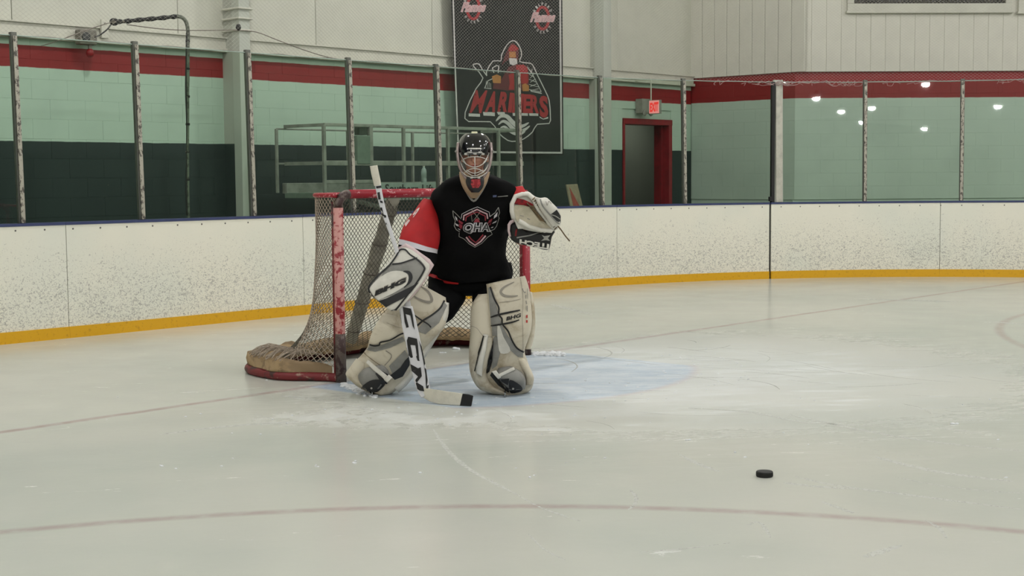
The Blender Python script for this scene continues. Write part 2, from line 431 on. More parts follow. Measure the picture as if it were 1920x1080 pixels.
floor = tag(build('floor', boxun(-36, 20, -60, 6.4, -.3, 0), m_ice), kind='structure')
tag(build('ceiling', boxun(-36, 22, -60, 7, 7.5, 7.7), m_ceil), kind='structure')
tag(build('wall_left', boxun(-36.2, -36, -60, 7, -.3, 7.5), m_hall), kind='structure')
tag(build('wall_front', boxun(-36, 22, -60.2, -60, -.3, 7.5), m_hall), kind='structure')
n_c = nn(RU(1490, 250, 11.7))                       # corner where the side wall turns to the diagonal
DG = ((U - N) / math.sqrt(2)).normalized(); DN = ((U + N) / math.sqrt(2)).normalized()
tag(build('wall_right', boxun(19.2, 19.4, -60, n_c - 7.2, -.3, 7.5), m_hall), kind='structure')

# lamps under the roof
m_lamp = emis('lamp_glow', LAMP_COLOR, LAMP_POWER); m_shade = M('lamp_housing_grey', (150, 150, 148), .4, .6)
lamp0 = None
def make_lamp(loc):
    t = empty('bay_lamp', loc, 'wide high bay lamp hung under the rink roof, far ones mirrored in the shield glass, near ones added for light', 'lamp', 'high bay lamps in rows under the roof')
    build('lamp_housing', lathe(loc + Z * .05, [(.25, 0), (.26, .03), (.21, .10), (.10, .20), (.06, .32)], seg=16), m_shade, t)
    build('lamp_lens', lathe(loc, [(.04, -.065), (.09, -.045), (.14, -.01), (.155, .05)], seg=12), m_lamp, t)
    build('lamp_cable', tube([loc + Z * .37, loc + Z * .97], .012, 5), m_shade, t)
    return t
LAMPS = [(u, n) for u in (-12.5, -6.3, 0, 6.3, 12.5) for n in (2.5, -4, -10.5, -17) if (u, n) != (12.5, 2.5)] + [(10.5, -8)] + [(-4.9, -30.9), (-6.6, -38.6), (-8.1, -45.6), (-9.6, -52.7), (-13.9, -28.0), (-29.1, -46.2), (-30.9, -23.7), (-22, -34), (-22, -12), (-30, -8)]  # near grid added unseen for general lighting; most far lamps follow mirrored spots
for u, n in LAMPS:
    loc = UN(u, n, 6.52)
    if lamp0 is None: lamp0 = make_lamp(loc); continue
    t = lamp0.copy(); link(t, None, loc)
    for ch in list(lamp0.children): c = ch.copy(); link(c, t)

# ---- back wall behind the goal: blocks, girt, metal panels, door opening
dL, dR = uu(RN(1167, 380, 6.0)), uu(RN(1258, 380, 6.0)); dT = RN(1200, 223, 6.0).z
wb = build('wall_back', add(boxun(-36, dL, 6.02, 6.25, -.3, 2.9), boxun(dR, 11.9, 6.02, 6.25, -.3, 2.9), boxun(dL, dR, 6.02, 6.25, dT, 2.9),
     boxun(-36, dL, 6.0, 6.02, -.3, 1.0), boxun(dR, 11.7, 6.0, 6.02, -.3, 1.0), boxun(-36, -1.4, 6.0, 6.02, 1.0, 2.8)), m_wall_b)
tag(wb, kind='structure')
def block_mesh(name, mat):
    bm = bmesh.new(); bmesh.ops.create_cube(bm, size=1)
    for v in bm.verts: v.co = V((v.co.x * .3994, v.co.y * .04, v.co.z * .1994))
    bmesh.ops.bevel(bm, geom=list(bm.edges), offset=.0011, segments=1, affect='EDGES')
    me = bpy.data.meshes.new(name); bm.to_mesh(me); bm.free(); me.materials.append(mat)
    return me
def piece(name, me, parent, wl, rz, sx=1.0):
    o = bpy.data.objects.new(name, me); link(o, parent, wl); o.rotation_euler.z = rz; o.scale.x = sx; return o
bme = block_mesh('wall_block', m_wall_b)
for c in range(9):
    z = 1.1 + c * .2; u = -1.4 - (.2 if c % 2 else 0)
    while u < 11.7:
        a, b = max(u, -1.4), min(u + .4, 11.68)
        if z - .1 < dT - .01:
            if a < dL < b: b = dL
            elif a < dR < b: a = dR
            elif a >= dL and b <= dR: u += .4; continue
        if b - a > .05: piece('wall_block', bme, wb, UN((a + b) / 2, 6.018 + random.uniform(-.0012, .0012), z), ANG, (b - a) / .4)
        u += .4
bc = block_mesh('wall_block', m_wall_c)
# side wall (short, runs towards the rink) and diagonal corner wall
LC = 6.0 - n_c
ws = build('wall_side', boxun(11.72, 11.95, n_c + .02, 6.25, -.3, 7.5), m_wall_c); tag(ws, kind='structure')
P0 = UN(11.7, n_c)
def dbox(a, b, o0, o1, z0, z1): return boxc(P0 + DG * ((a + b) / 2) + DN * ((o0 + o1) / 2) + Z * ((z0 + z1) / 2), DG * ((b - a) / 2), DN * ((o1 - o0) / 2), Z * ((z1 - z0) / 2))
wd = build('wall_corner', dbox(-.02, 10.4, .02, .25, -.3, 7.5), m_wall_c); tag(wd, kind='structure')
for c in range(10):
    z = 1.1 + c * .2; s = -(.2 if c % 2 else 0)
    while s < LC:
        a, b = max(s, 0), min(s + .4, LC)
        if b - a > .04: piece('wall_block', bc, ws, UN(11.72, 6.0 - (a + b) / 2, z), ANG + math.pi / 2, (b - a) / .4)
        s += .4
    s = -(.2 if c % 2 else 0)
    while s < 4.8:
        a, b = max(s, 0), s + .4
        piece('wall_block', bc, wd, P0 + DG * ((a + b) / 2) + DN * .018 + Z * z, ANG - math.pi / 4, (b - a) / .4); s += .4
# siding planks
def plank_mesh(wd_, h, mat):
    bm = bmesh.new(); bmesh.ops.create_cube(bm, size=1)
    for v in bm.verts: v.co = V((v.co.x * (wd_ - .007), v.co.y * .05, v.co.z * h))
    bmesh.ops.bevel(bm, geom=[e for e in bm.edges if abs(e.verts[0].co.z - e.verts[1].co.z) > .1], offset=.006, segments=1, affect='EDGES')
    me = bpy.data.meshes.new('siding_plank'); bm.to_mesh(me); bm.free(); me.materials.append(mat); return me
PZ = 2.93; ph = 7.5 - PZ
pm = plank_mesh(.232, ph, m_siding)
k = 0
while k * .232 < LC + .05: piece('siding_plank', pm, ws, UN(11.68, 6.0 - .116 - k * .232, PZ + ph / 2), ANG + math.pi / 2); k += 1
for k in range(22): piece('siding_plank', pm, wd, P0 + DG * (.116 + k * .226) - DN * .04 + Z * (PZ + ph / 2), ANG - math.pi / 4)
# metal panels on the back wall above the girt
pnm = plank_mesh(1.95, 7.5 - 2.95, m_panel)
u0 = uu(RN(808, 60, 6.0)) - 1.95 * 5
for k in range(11):
    uc = u0 + 1.95 * (k + .5)
    if uc + .98 > 11.75: break
    piece('metal_panel', pnm, wb, UN(uc, 6.0, 2.95 + (7.5 - 2.95) / 2), ANG)
piece('metal_panel', pnm, wb, UN((u0 + 1.95 * k + 11.7) / 2, 6.0, 2.95 + (7.5 - 2.95) / 2), ANG, (11.7 - u0 - 1.95 * k) / 1.95)
tag(build('trim_1', add(boxun(-10, 11.66, 5.90, 6.0, 2.80, 2.84), boxun(-10, 11.66, 5.93, 6.0, 2.84, 2.95), boxun(-10, 11.66, 5.90, 6.0, 2.95, 2.965)), m_trim), kind='structure')
# columns
def column(x0, x1, x2, x3, y):
    """x0 wall edge of the side face, x1 end of the painted pilaster, x2 front corner, x3 right edge of the front (photo) at height y"""
    ua = uu(RN(x0, y, 6.0)); na = nn(RU(x1, y, ua)); nb = nn(RU(x2, y, ua)); ub = uu(RN(x3, y, nb))
    c = build('trim_%d' % column.i, boxun(ua, ub, nb, na, -.3, 7.5), m_colm, bevel=.006); tag(c, kind='structure')
    build('pilaster', boxun(ua + .012, ub - .012, na, 5.999, -.3, 7.49), m_pil, c); column.i += 1
    return c, ua, ub, nb
column.i = 2
col1, c1a, c1b, c1n = column(421, 441, 455, 475, 340)
col2, c2a, c2b, c2n = column(1104, 1115, 1133, 1147, 340)
for i, yy in enumerate((16, 35, 57)):
    z = RU(440, yy, c1a).z
    build('pipe_clamp', boxun(c1a - .03, c1b + .03, c1n - .03, 5.95, z - .011, z + .011), m_trim, col1, bevel=.01)
# door in the back wall
m_redp = M('door_frame_red', (138, 24, 34), .45, var=.12, scale=9); m_corr = wall_mat('corridor_paint', [(9, (128, 130, 122))], (128, 130, 122))
d = empty('door_1', UN((dL + dR) / 2, 6.0, 0), kind='structure')
fw = .085
build('door_jamb', boxun(dL + .0, dL + fw * .5, 5.975, 6.27, 0, dT), m_redp, d, bevel=.004)
build('door_jamb', boxun(dR - fw, dR, 5.975, 6.27, 0, dT), m_redp, d, bevel=.004)
build('door_lintel', boxun(dL, dR, 5.97, 6.27, dT - fw, dT + .002), m_redp, d, bevel=.004)
build('door_stop', boxun(dR - fw - .03, dR - fw, 6.1, 6.14, 0, dT - fw), m_redp, d)
tag(build('wall_corridor', add(boxun(dL - .6, dR + 3.0, 7.5, 7.6, 0, 3), boxun(dL - .7, dL - .6, 6.25, 7.6, 0, 3), boxun(dR + 3, dR + 3.1, 6.25, 7.6, 0, 3), boxun(dL - .6, dR + 3, 6.25, 7.6, 2.6, 2.7), boxun(dL - .6, dR + 3, 6.25, 7.6, -.1, 0)), m_corr), kind='structure')
cl = bpy.data.lights.new('corridor_light', 'AREA'); cl.energy = 7; cl.size = .5; cl.color = (1, .97, .9)
co = bpy.data.objects.new('corridor_light', cl); link(co, None, UN(dR + .8, 6.8, 2.55))

# windows high in the corner wall
m_winmesh = NT('window_wire_mesh'); _x = m_winmesh.xyz(m_winmesh.obj())
def window(name, x0, x1, yb, yi):
    def sd(px, py):
        dd = ray(px, py); t = (P0 - CAM).dot(DN) / dd.dot(DN); q = CAM + dd * t; return (q - P0).dot(DG), q.z
    a, z0 = sd(x0, yb); b, _ = sd(x1, yb); _, z1 = sd((x0 + x1) / 2, yi); ft = z1 - z0
    zt = z1 + 1.0
    t = empty(name, P0 + DG * ((a + b) / 2) + Z * z0, kind='structure')
    build('window_frame', add(dbox(a, b, -.12, -.065, z0, z1), dbox(a, a + .1, -.12, -.065, z1, zt), dbox(b - .1, b, -.12, -.065, z1, zt), dbox(a, b, -.12, -.065, zt, zt + ft)), m_trim, t, bevel=.005)
    build('window_sill', dbox(a - .02, b + .02, -.15, -.065, z0 - .02, z0 + .012), m_trim, t, bevel=.003)
    build('window_pane', dbox(a + .1, b - .1, -.072, -.067, z1, zt), M('dark_window', (40, 40, 38), .25), t)
    vs = []
    sp = .055; kk = int((b - a) / sp)
    for i in range(-20, kk + 1):
        for sg in (1, -1):
            x_a = a + .1 + i * sp; x_b = x_a + (zt - z1)
            if sg < 0: x_a, x_b = x_b, x_a
            q0, q1 = (x_a, z1), (x_b, zt)
            lo, hi = a + .1, b - .1
            def cl_(q, r):
                if q[0] < lo: f = (lo - q[0]) / (r[0] - q[0]); return (lo, q[1] + (r[1] - q[1]) * f) if 0 <= f <= 1 else None
                if q[0] > hi: f = (hi - q[0]) / (r[0] - q[0]); return (hi, q[1] + (r[1] - q[1]) * f) if 0 <= f <= 1 else None
                return q
            A, B = cl_(q0, q1), cl_(q1, q0)
            if A and B and abs(A[0] - B[0]) > .01: vs.append(tube([P0 + DG * A[0] - DN * .085 + Z * A[1], P0 + DG * B[0] - DN * .085 + Z * B[1]], .006, 4))
    tag(build('wire_mesh', add(*vs), M('wire_dull', (120, 116, 106), .5, .3), t), kind='stuff')
window('window_1', 1585, 1892, 24, 8)
window('window_2', 1904, 2210, 25, 9)

# ================================================================== DASHER BOARDS AND SHIELD GLASS
BR, BU, BV, BN = 6.27, 5.5, -2.35, 3.92
SA = BU; SB = BU + BR * math.pi / 2
def bpt(s, off=0.0):
    """point of the rink edge at arc length s from the goal centre line (u, n), pushed outwards by off; also outward direction"""
    sg = 1 if s >= 0 else -1; a = abs(s)
    if a <= SA: u, n, du, dn = a, BN, 0.0, 1.0
    elif a <= SB: th = (a - SA) / BR; du, dn = math.sin(th), math.cos(th); u, n = BU + BR * du, BV + BR * dn
    else: u, n, du, dn = BU + BR, BV - (a - SB), 1.0, 0.0
    return sg * (u + du * off), n + dn * off, sg * du, dn
def bw(s, off, z): u, n, _, _ = bpt(s, off); return UN(u, n, z)
def s_at(px, z=1.02, off=0.0):
    lo, hi = -3.0, 15.0
    for _ in range(50):
        m = (lo + hi) / 2
        if to_px(bw(m, off, z))[0] < px: lo = m
        else: hi = m
    return m
def strip(s0, s1, o0, o1, z0, z1):
    k = max(1, int((s1 - s0) / .16)); vs, fs = [], []
    for i in range(k + 1):
        s = s0 + (s1 - s0) * i / k
        vs += [bw(s, o0, z0), bw(s, o1, z0), bw(s, o1, z1), bw(s, o0, z1)]
    for i in range(k):
        for j in range(4): a = i * 4; fs.append((a + j, a + (j + 1) % 4, a + 4 + (j + 1) % 4, a + 4 + j))
    return vs, fs + [(0, 3, 2, 1), (k * 4, k * 4 + 1, k * 4 + 2, k * 4 + 3)]
sg_ = s_at(1444, .5)
jo = [s_at(128, .3), s_at(570, .3), s_at(570, .3) + 2.5, s_at(1157, .3), sg_, s_at(1762, .3)]
d_ = 2.35
jo = [jo[0] - d_ * k for k in range(8, 0, -1)] + jo + [jo[-1] + d_ * k for k in range(1, 9)]
boards = empty('dasher_boards', bw(0, 0, 0), 'long white scuffed dasher boards with yellow kickplate curving around the rink end', 'boards')
gap = .003
for i in range(len(jo) - 1):
    a, b = jo[i], jo[i + 1]
    ga = .014 if abs(a - sg_) < .01 else gap; gb = .014 if abs(b - sg_) < .01 else gap
    build('board_panel', strip(a + ga, b - gb, 0, .028, .098, .990), m_board, boards)
    build('kickplate', strip(a + (ga if ga > gap else 0.0008), b - (gb if gb > gap else .0008), -.012, .02, .0, .10), m_kick, boards)
    build('cap_rail', strip(a + ga * .6, b - gb * .6, -.006, .13, .990, 1.014), m_cap, boards)
build('board_frame', strip(jo[0], jo[-1], .032, .12, 0, .985), M('frame_dark', (40, 40, 40), .7), boards)
scr = []
s = -2.5
while s < 12.5:
    a = bw(s, -.001, .955); _, _, du, dn = bpt(s); scr.append(lathe(a, [(.0085, 0), (.007, .003)], -(U * du + N * dn).normalized(), 8)); s += .27
tag(build('panel_screws', add(*scr), M('screw_grey', (110, 108, 104), .4, .6), boards), kind='stuff')

# stanchions and panes
m_stand = M('stanchion_side_shaded', (104, 106, 98), .5, .3); m_edge = M('glass_edge_green', (170, 190, 178), .2)  # channel coloured darker to stand in for the posts' shadow side
shield = empty('shield_glass', bw(0, .06, 1.014), 'row of clear shield glass panes between worn metal stanchions on the boards', 'glass shield')
posts = [s_at(x, 1.02, .05) for x in (40, 265, 474, 661, 824, 975, 1128, 1283)] + [s_at(1459, 1.02, .05)] + [s_at(x, 1.02, .05) for x in (1621, 1802)]
POSTW = [.026] * 8 + [.062] + [.026] * 2
print('POSTS', [round(b - a, 2) for a, b in zip(posts, posts[1:])])
sp_ = 1.23
for k in range(1, 5): posts.append(posts[10] + sp_ * k); POSTW.append(.026)
for k in range(1, 9): posts.insert(0, posts[0] - sp_); POSTW.insert(0, .026)
ZT = 2.63
LEAN = .022
def lean(vf, o): return [v + o * LEAN * (v.z - 1.014) for v in vf[0]], vf[1]
def dirs(s): _, _, du, dn = bpt(s); o = (U * du + N * dn).normalized(); return o, V((o.y, -o.x, 0))   # outward, tangent
for s, hw in zip(posts, POSTW):
    o, t = dirs(s); c = bw(s, .05, 0)
    vf1 = boxc(c + Z * ((1.014 + ZT) / 2), t * hw, o * .022, Z * ((ZT - 1.014) / 2))
    vf2 = boxc(c - o * .035 + Z * ((1.014 + ZT - .03) / 2), t * hw * .72, o * .0065, Z * ((ZT - 1.05) / 2))
    wide = hw > .05
    vf1 = lean(vf1, o); vf2 = lean(vf2, o)
    p_ = build('stanchion', vf1, m_stand if not wide else m_colm, shield, wl=c + Z * 1.014, bevel=.003)
    build('stanchion_cover', vf2, m_stan if not wide else M('gate_post_white', (190, 188, 174), .5, var=.1, scale=14), p_, wl=c + Z * 1.014, bevel=.002)
for i in range(len(posts) - 1):
    a = bw(posts[i], .05, 0); b = bw(posts[i + 1], .05, 0); t = (b - a).normalized(); o = V((-t.y, t.x, 0))
    L = (b - a).length - POSTW[i] - POSTW[i + 1]; m_ = a + t * (POSTW[i] + L / 2)
    if L > .1:
        g = build('glass_pane', lean(boxc(m_ + Z * ((1.016 + 2.60) / 2), t * (L / 2 - .001), o * .006, Z * ((2.60 - 1.016) / 2)), o), m_glass, shield, wl=m_ + Z * 1.02)
        build('pane_edge', lean(boxc(m_ + Z * 2.603, t * (L / 2 - .001), o * .0065, Z * .003), o), m_edge, g, wl=m_ + Z * 1.02)
# gate gap: black strips stand in for the shade inside the open gap
o, t = dirs(sg_)
og, tg = dirs(posts[16]); sgn = -1 if to_px(bw(posts[16], 0, 2) + tg * .1)[0] > to_px(bw(posts[16], 0, 2))[0] else 1
build('gate_gap_dark', boxc(bw(posts[16], .045, 0) + tg * sgn * (.062 + .024) + Z * ((1.0 + 2.6) / 2), tg * .021, og * .03, Z * .8), m_black, shield)
build('gate_hinge', boxc(bw(posts[16], .03, 0) + tg * sgn * (.062 + .055) + Z * 1.06, tg * .02, og * .03, Z * .03), m_black, shield, bevel=.004)
build('gate_gap_dark', boxc(bw(sg_, .03, .5), dirs(sg_)[1] * .012, dirs(sg_)[0] * .012, Z * .49), m_black, boards)  # black strip in place of the dark open gap between the boards

# ---- safety netting above the glass
m_net = M('safety_net_twine', (180, 178, 166), .8)
def prism3(a, b, r):
    d = (b - a); x = d.cross(Z).normalized() * r; y = V((0, 0, r)); return [a - x - y * .5, a + x - y * .5, a + y, b - x - y * .5, b + x - y * .5, b + y], [(0, 1, 4, 3), (1, 2, 5, 4), (2, 0, 3, 5)]
nets = empty('safety_net', bw(0, .10, 2.6), 'fine knotted safety netting hanging above the shield glass', 'netting')
vs_, fs_ = [], []
cw, chh = .052, .038; s0, s1 = s_at(-60, 2.7), s_at(1990, 2.7); nz = int((4.1 - 2.60) / chh)
ns = int((s1 - s0) / cw)
def npnt(i, j): return bw(s0 + i * cw / 2, .13 + .025 * math.sin(i * .031) + .02 * math.sin(i * .11 + j * .05), 2.60 + j * chh / 2 + .010 * math.sin(i * .07))
for i in range(0, 2 * ns):
    for j in range(0, 2 * nz):
        if (i + j) % 2 == 0: a, b = npnt(i, j), npnt(i + 1, j + 1)
        else: a, b = npnt(i, j + 1), npnt(i + 1, j)
        v, f = prism3(a, b, .0009); k = len(vs_); vs_ += v; fs_ += [tuple(q + k for q in x) for x in f]
tag(build('net_mesh', (vs_, fs_), m_net, nets), kind='stuff')
m_rope = M('net_rope_dirty', (128, 120, 110), .8)
pts = [bw(s0 + (s1 - s0) * i / 160, .13 + .004 * math.sin(i * 1.7), 2.607 + .006 * math.sin(i * .9)) for i in range(161)]
build('hem_rope', tube(pts, .006, 6), m_rope, nets)
# loose twine bunched over the glass on the curved part
m_twine = M('loose_twine_pink', (176, 150, 146), .8)
tw = []
sa = s_at(1290, 2.6)
for k in range(26):
    s = sa + random.random() * (s1 - sa); pp = []
    L = random.uniform(.15, .5)
    for q in range(8): pp.append(bw(s + L * q / 7 + random.uniform(-.03, .03), .02 + random.uniform(-.02, .02), 2.60 + random.uniform(-.055, .02)))
    tw.append(tube(smooth_pts(pp, 3), .0028, 4))
tag(build('loose_twine', add(*tw), m_twine, nets), kind='stuff')
# ================================================================== THE GOAL
m_post = patch('goal_post_chipped_red', (142, 24, 36), (200, 146, 138), 20, .44, .52, .45, bump=.35)
m_bar = patch('crossbar_red', (150, 20, 38), (206, 150, 150), 26, .57, .64, .4)
m_baser = patch('base_rail_dirty_red', (112, 30, 34), (150, 120, 104), 15, .56, .64, .6, c3=(60, 34, 32))
m_worn = patch('worn_steel_grey', (96, 84, 76), (60, 40, 38), 14, .5, .58, .5, .2)
m_twg = M('goal_twine', (92, 88, 76), .85, var=.15)
m_twl = M('goal_twine_pale', (172, 158, 140), .85, var=.12)
m_tan = patch('skirt_canvas_tan', (160, 136, 100), (118, 98, 72), 7, .48, .62, .85, c3=(128, 108, 80))
m_canv = patch('padding_grey', (156, 151, 136), (124, 120, 106), 8, .45, .65, .85)
HW = .945; HT = 1.268
goal = empty('hockey_goal', UN(0, .5, 0), 'worn red steel hockey goal with pale netting behind the crouching goaltender', 'goal')
def arc(u0, n0, z0, pts): return [UN(u0 + a, n0 + b, z0 + c) for a, b, c in pts]
R_ = .09
def corner(sg): return [UN(sg * (HW - R_ + R_ * math.cos(a)), 0, HT - R_ + R_ * math.sin(a)) for a in [i * math.pi / 12 for i in range(7)]]
for sg, nm in ((-1, 'left'), (1, 'right')):
    p = build('goal_post', tube([UN(sg * HW, 0, .0), UN(sg * HW, 0, .15), UN(sg * HW, 0, .30), UN(sg * HW, 0, HT - R_)], (.034 if sg < 0 else .0305), 18), m_post if sg < 0 else m_bar, goal, smooth=True)
    build('post_lacing_rod', tube([UN(sg * HW, .046, .03), UN(sg * HW, .046, HT - .05)], .017, 10), m_baser, p, smooth=True)
    build('post_foot', tube([UN(sg * HW, 0, .0), UN(sg * HW, 0, .20), UN(sg * HW, 0, .33)], [.037, .0365, .0345] if sg < 0 else [.034, .033, .0308], 18), m_worn, p, smooth=True)
    tag(build('corner_bend', tube(corner(sg), .031, 16), m_worn if sg < 0 else m_bar, goal, smooth=True))
build('crossbar', tube([UN(-HW + R_, 0, HT), UN(0, 0, HT), UN(HW - R_, 0, HT)], .0305, 18), m_bar, goal, smooth=True)
# plan curves: theta 0..1 goes left post -> round the back -> right post
def plan(t, W, B, e):
    a = math.pi * t; c, s = math.cos(a), math.sin(a)
    return -W * math.copysign(abs(c) ** (2 / e), c), B * abs(s) ** (2 / e)
def even(fn, k):
    raw = [fn(i / 400) for i in range(401)]; d = [0]
    for a, b in zip(raw, raw[1:]): d.append(d[-1] + math.dist(a, b))
    out = []; j = 0
    for i in range(k + 1):
        t = d[-1] * i / k
        while j < 399 and d[j + 1] < t: j += 1
        f = (t - d[j]) / max(1e-9, d[j + 1] - d[j]); out.append((raw[j][0] + (raw[j + 1][0] - raw[j][0]) * f, raw[j][1] + (raw[j + 1][1] - raw[j][1]) * f))
    return out
def top_fn(t): return plan(t, HW + .01, .46, 3.6)
def bot_fn(t):
    u, n = plan(t, 1.16, 1.10, 4.5); f = min(1, n / .45); f = f * f * (3 - 2 * f)
    return (math.copysign(HW + (abs(u) - HW) * f, u) if abs(u) > HW else u), n
build('top_rail', tube([UN(u, n, HT - .008) for u, n in even(top_fn, 40)], .016, 10), m_bar, goal, smooth=True)
br = build('base_rail', tube([UN(u, n, .030) for u, n in even(bot_fn, 60)], .030, 12), m_baser, goal, smooth=True)
# padded skirt over the base rail, lumpy canvas
K = 120; bp = even(lambda t: bot_fn(t), K); vs, fs = [], []
prof = [(.012, .045), (.004, .08), (-.012, .12), (-.05, .15), (-.10, .145), (-.14, .12), (-.17, .08), (-.15, .06), (-.10, .06), (-.05, .05)]
for i, (u, n) in enumerate(bp):
    a = bp[max(0, i - 1)]; b = bp[min(K, i + 1)]; tx, ty = b[0] - a[0], b[1] - a[1]; L = math.hypot(tx, ty); ox, oy = -ty / L, tx / L
    e = min(1, (min(i, K - i) - 2) / 16) ** .6 if 2 < i < K - 2 else 0.0
    for j, (o, h) in enumerate(prof):
        q = V((u * 3, n * 3, j * .6)); w_ = noise.noise(q * 1.3) * .05 * e + noise.noise(q * 5) * .012
        sag = .7 + .3 * e
        vs.append(UN(u + ox * (o * e + w_ * .6), n + oy * (o * e + w_ * .6), max(.058, h * sag + w_ * (1 if h > .06 else .1))))
m = len(prof)
for i in range(2, K - 2):
    for j in range(m): fs.append((i * m + j, i * m + (j + 1) % m, (i + 1) * m + (j + 1) % m, (i + 1) * m + j))
sk = build('base_skirt', (vs, fs), m_tan, goal, smooth=True)
# net: diamond lattice draped from the top rail to the base
def drape(i, j, NI, NJ):
    s = i / NI; t = j / NJ
    u0, n0 = TP[min(NI, max(0, i))]; u1, n1 = BP_[min(NI, max(0, i))]
    z = (HT - .01) * (1 - t) + .09 * t
    h = max(0, 1 - z / 1.235); w_ = h ** 4.2
    k = .55 * w_ + .45 * w_ * 1.0
    edge = math.sin(math.pi * s) ** .35
    k2 = k
    u = u0 + (u1 - u0) * k2; n = n0 + (n1 - n0) * k2
    r = noise.noise(V((s * 9, t * 3, 1))) * .018 * edge * math.sin(math.pi * min(1, t * 1.1))
    return UN(u, n + r, z + noise.noise(V((s * 14, t * 5, 8))) * .006 * edge)
NI, NJ = 136, 58
TP = even(top_fn, NI); BP_ = even(lambda t: (lambda q: (q[0] * .985, q[1] * .965))(bot_fn(t)), NI)
def lattice(fn, NI, NJ, r, i0=0, i1=None):
    vs, fs = [], []
    for i in range(i0, i1 if i1 is not None else NI):
        for j in range(NJ):
            if (i + j) % 2 == 0: a, b = fn(i, j), fn(i + 1, j + 1)
            else: a, b = fn(i, j + 1), fn(i + 1, j)
            d = (b - a)
            if d.length < 1e-5: continue
            x = d.orthogonal().normalized() * r; y = d.cross(x).normalized() * r; k = len(vs)
            vs += [a + x, a + y, a - x, a - y, b + x, b + y, b - x, b - y]
            fs += [(k + q, k + (q + 1) % 4, k + 4 + (q + 1) % 4, k + 4 + q) for q in range(4)]
    return vs, fs
fn = lambda i, j: drape(i, j, NI, NJ)
tag(build('side_net', lattice(fn, NI, NJ, .0029, 0, 20), m_twl, goal), kind='stuff')
tag(build('back_net', lattice(fn, NI, NJ, .0025, 20, NI), m_twg, goal), kind='stuff')
NT2 = 14
TF = [(-HW + 2 * HW * i / NI, 0) for i in range(NI + 1)]
def roof(i, j): t = j / NT2; a, b = TF[i], TP[i]; return UN(a[0] + (b[0] - a[0]) * t, (b[1] - .01) * t, HT - .004 - .035 * math.sin(math.pi * t) * math.sin(math.pi * i / NI))
tag(build('roof_net', lattice(roof, NI, NT2, .0025), m_twg, goal), kind='stuff')
# lacing cord round the left post and the drooped front edge of the net
lace = []
for k in range(40):
    z = .10 + k * .029; lace += [UN(-HW - .030, .008, z), UN(-HW - .012, .034, z + .010), UN(-HW + .014, .034, z + .018)]
build('net_lacing', tube(lace, .0028, 5), m_twl, goal)
# bunched net lying on the skirt at the left
bn = []
for k in range(30):
    t = k / 29; a = bot_fn(.02 + .15 * t)
    for q in range(2):
        pp = []
        for s in range(6):
            f = s / 5; u = a[0] * (1 - .26 * f) ; n = a[1] * (1 - .06 * f) + .02 * math.sin(k + s) + .03 * q * f
            pp.append(UN(u, n, .10 + .09 * math.sin(math.pi * (f * .7 + .15)) + .012 * math.sin(k * 2.1 + s) + .004 * q))
        bn.append(tube(smooth_pts(pp, 2), .0024, 4))
tag(build('bunched_net', add(*bn), m_twl, goal), kind='stuff')
# middle stay wrapped in grey padding, from the back of the roof down to the base
a = UN(0, .46, HT - .02); b = UN(.0, 1.0, .07)
ctr = [a.lerp(b, t) for t in (0, .06, .2, .4, .6, .8, .94, 1)]
cn = (b - a).normalized(); sx = U; sy = cn.cross(sx).normalized(); vs, fs = [], []
for i, p in enumerate(smooth_pts(ctr, 4)):
    t = i / 28; w_ = .050 + .018 * math.sin(math.pi * min(1, t * 1.1)) + noise.noise(V((0, i * .5, 0))) * .012
    for k in range(14): q = 2 * math.pi * k / 14; vs.append(p + sx * math.cos(q) * w_ + sy * math.sin(q) * .035)
nr = len(vs) // 14
for i in range(nr - 1):
    for k in range(14): fs.append((i * 14 + k, i * 14 + (k + 1) % 14, (i + 1) * 14 + (k + 1) % 14, (i + 1) * 14 + k))
fs += [tuple(range(14))[::-1], tuple((nr - 1) * 14 + k for k in range(14))]
build('stay_padding', (vs, fs), m_canv, goal, smooth=True)
for k in range(5):
    t = .12 + k * .19; p = a.lerp(b, t); ring = [p + sx * math.cos(q) * .071 + sy * math.sin(q) * .039 for q in [j * math.pi / 8 for j in range(16)]]
    build('padding_tie', tube(ring, .004, 5, closed=True), m_worn, goal)
# ================================================================== PUCK
m_puck = M('puck_rubber', (17, 17, 15), .55, var=.15, scale=60, bump=.2)
pk = G(1433.5, 893.5); pk.z = 0
prof = [(.0355, .0002), (.0381, .003), (.0381, .0224), (.0355, .0254), (.034, .0254), (.0, .0254)]
vf = lathe(pk, prof[:-1], seg=48)
puck = build('hockey_puck', vf, m_puck, None, wl=pk, smooth=False); tag(puck, 'small black rubber puck lying alone on the ice at the right', 'puck')
kn = []
for k in range(72):
    a_ = 2 * math.pi * k / 72; c = pk + V((math.cos(a_), math.sin(a_), 0)) * .0382 + Z * .0127
    kn.append(boxc(c, V((math.cos(a_), math.sin(a_), 0)) * .0005, V((-math.sin(a_), math.cos(a_), 0)) * .0009, Z * .0075))
tag(build('puck_knurl', add(*kn), m_puck, puck), kind='stuff')
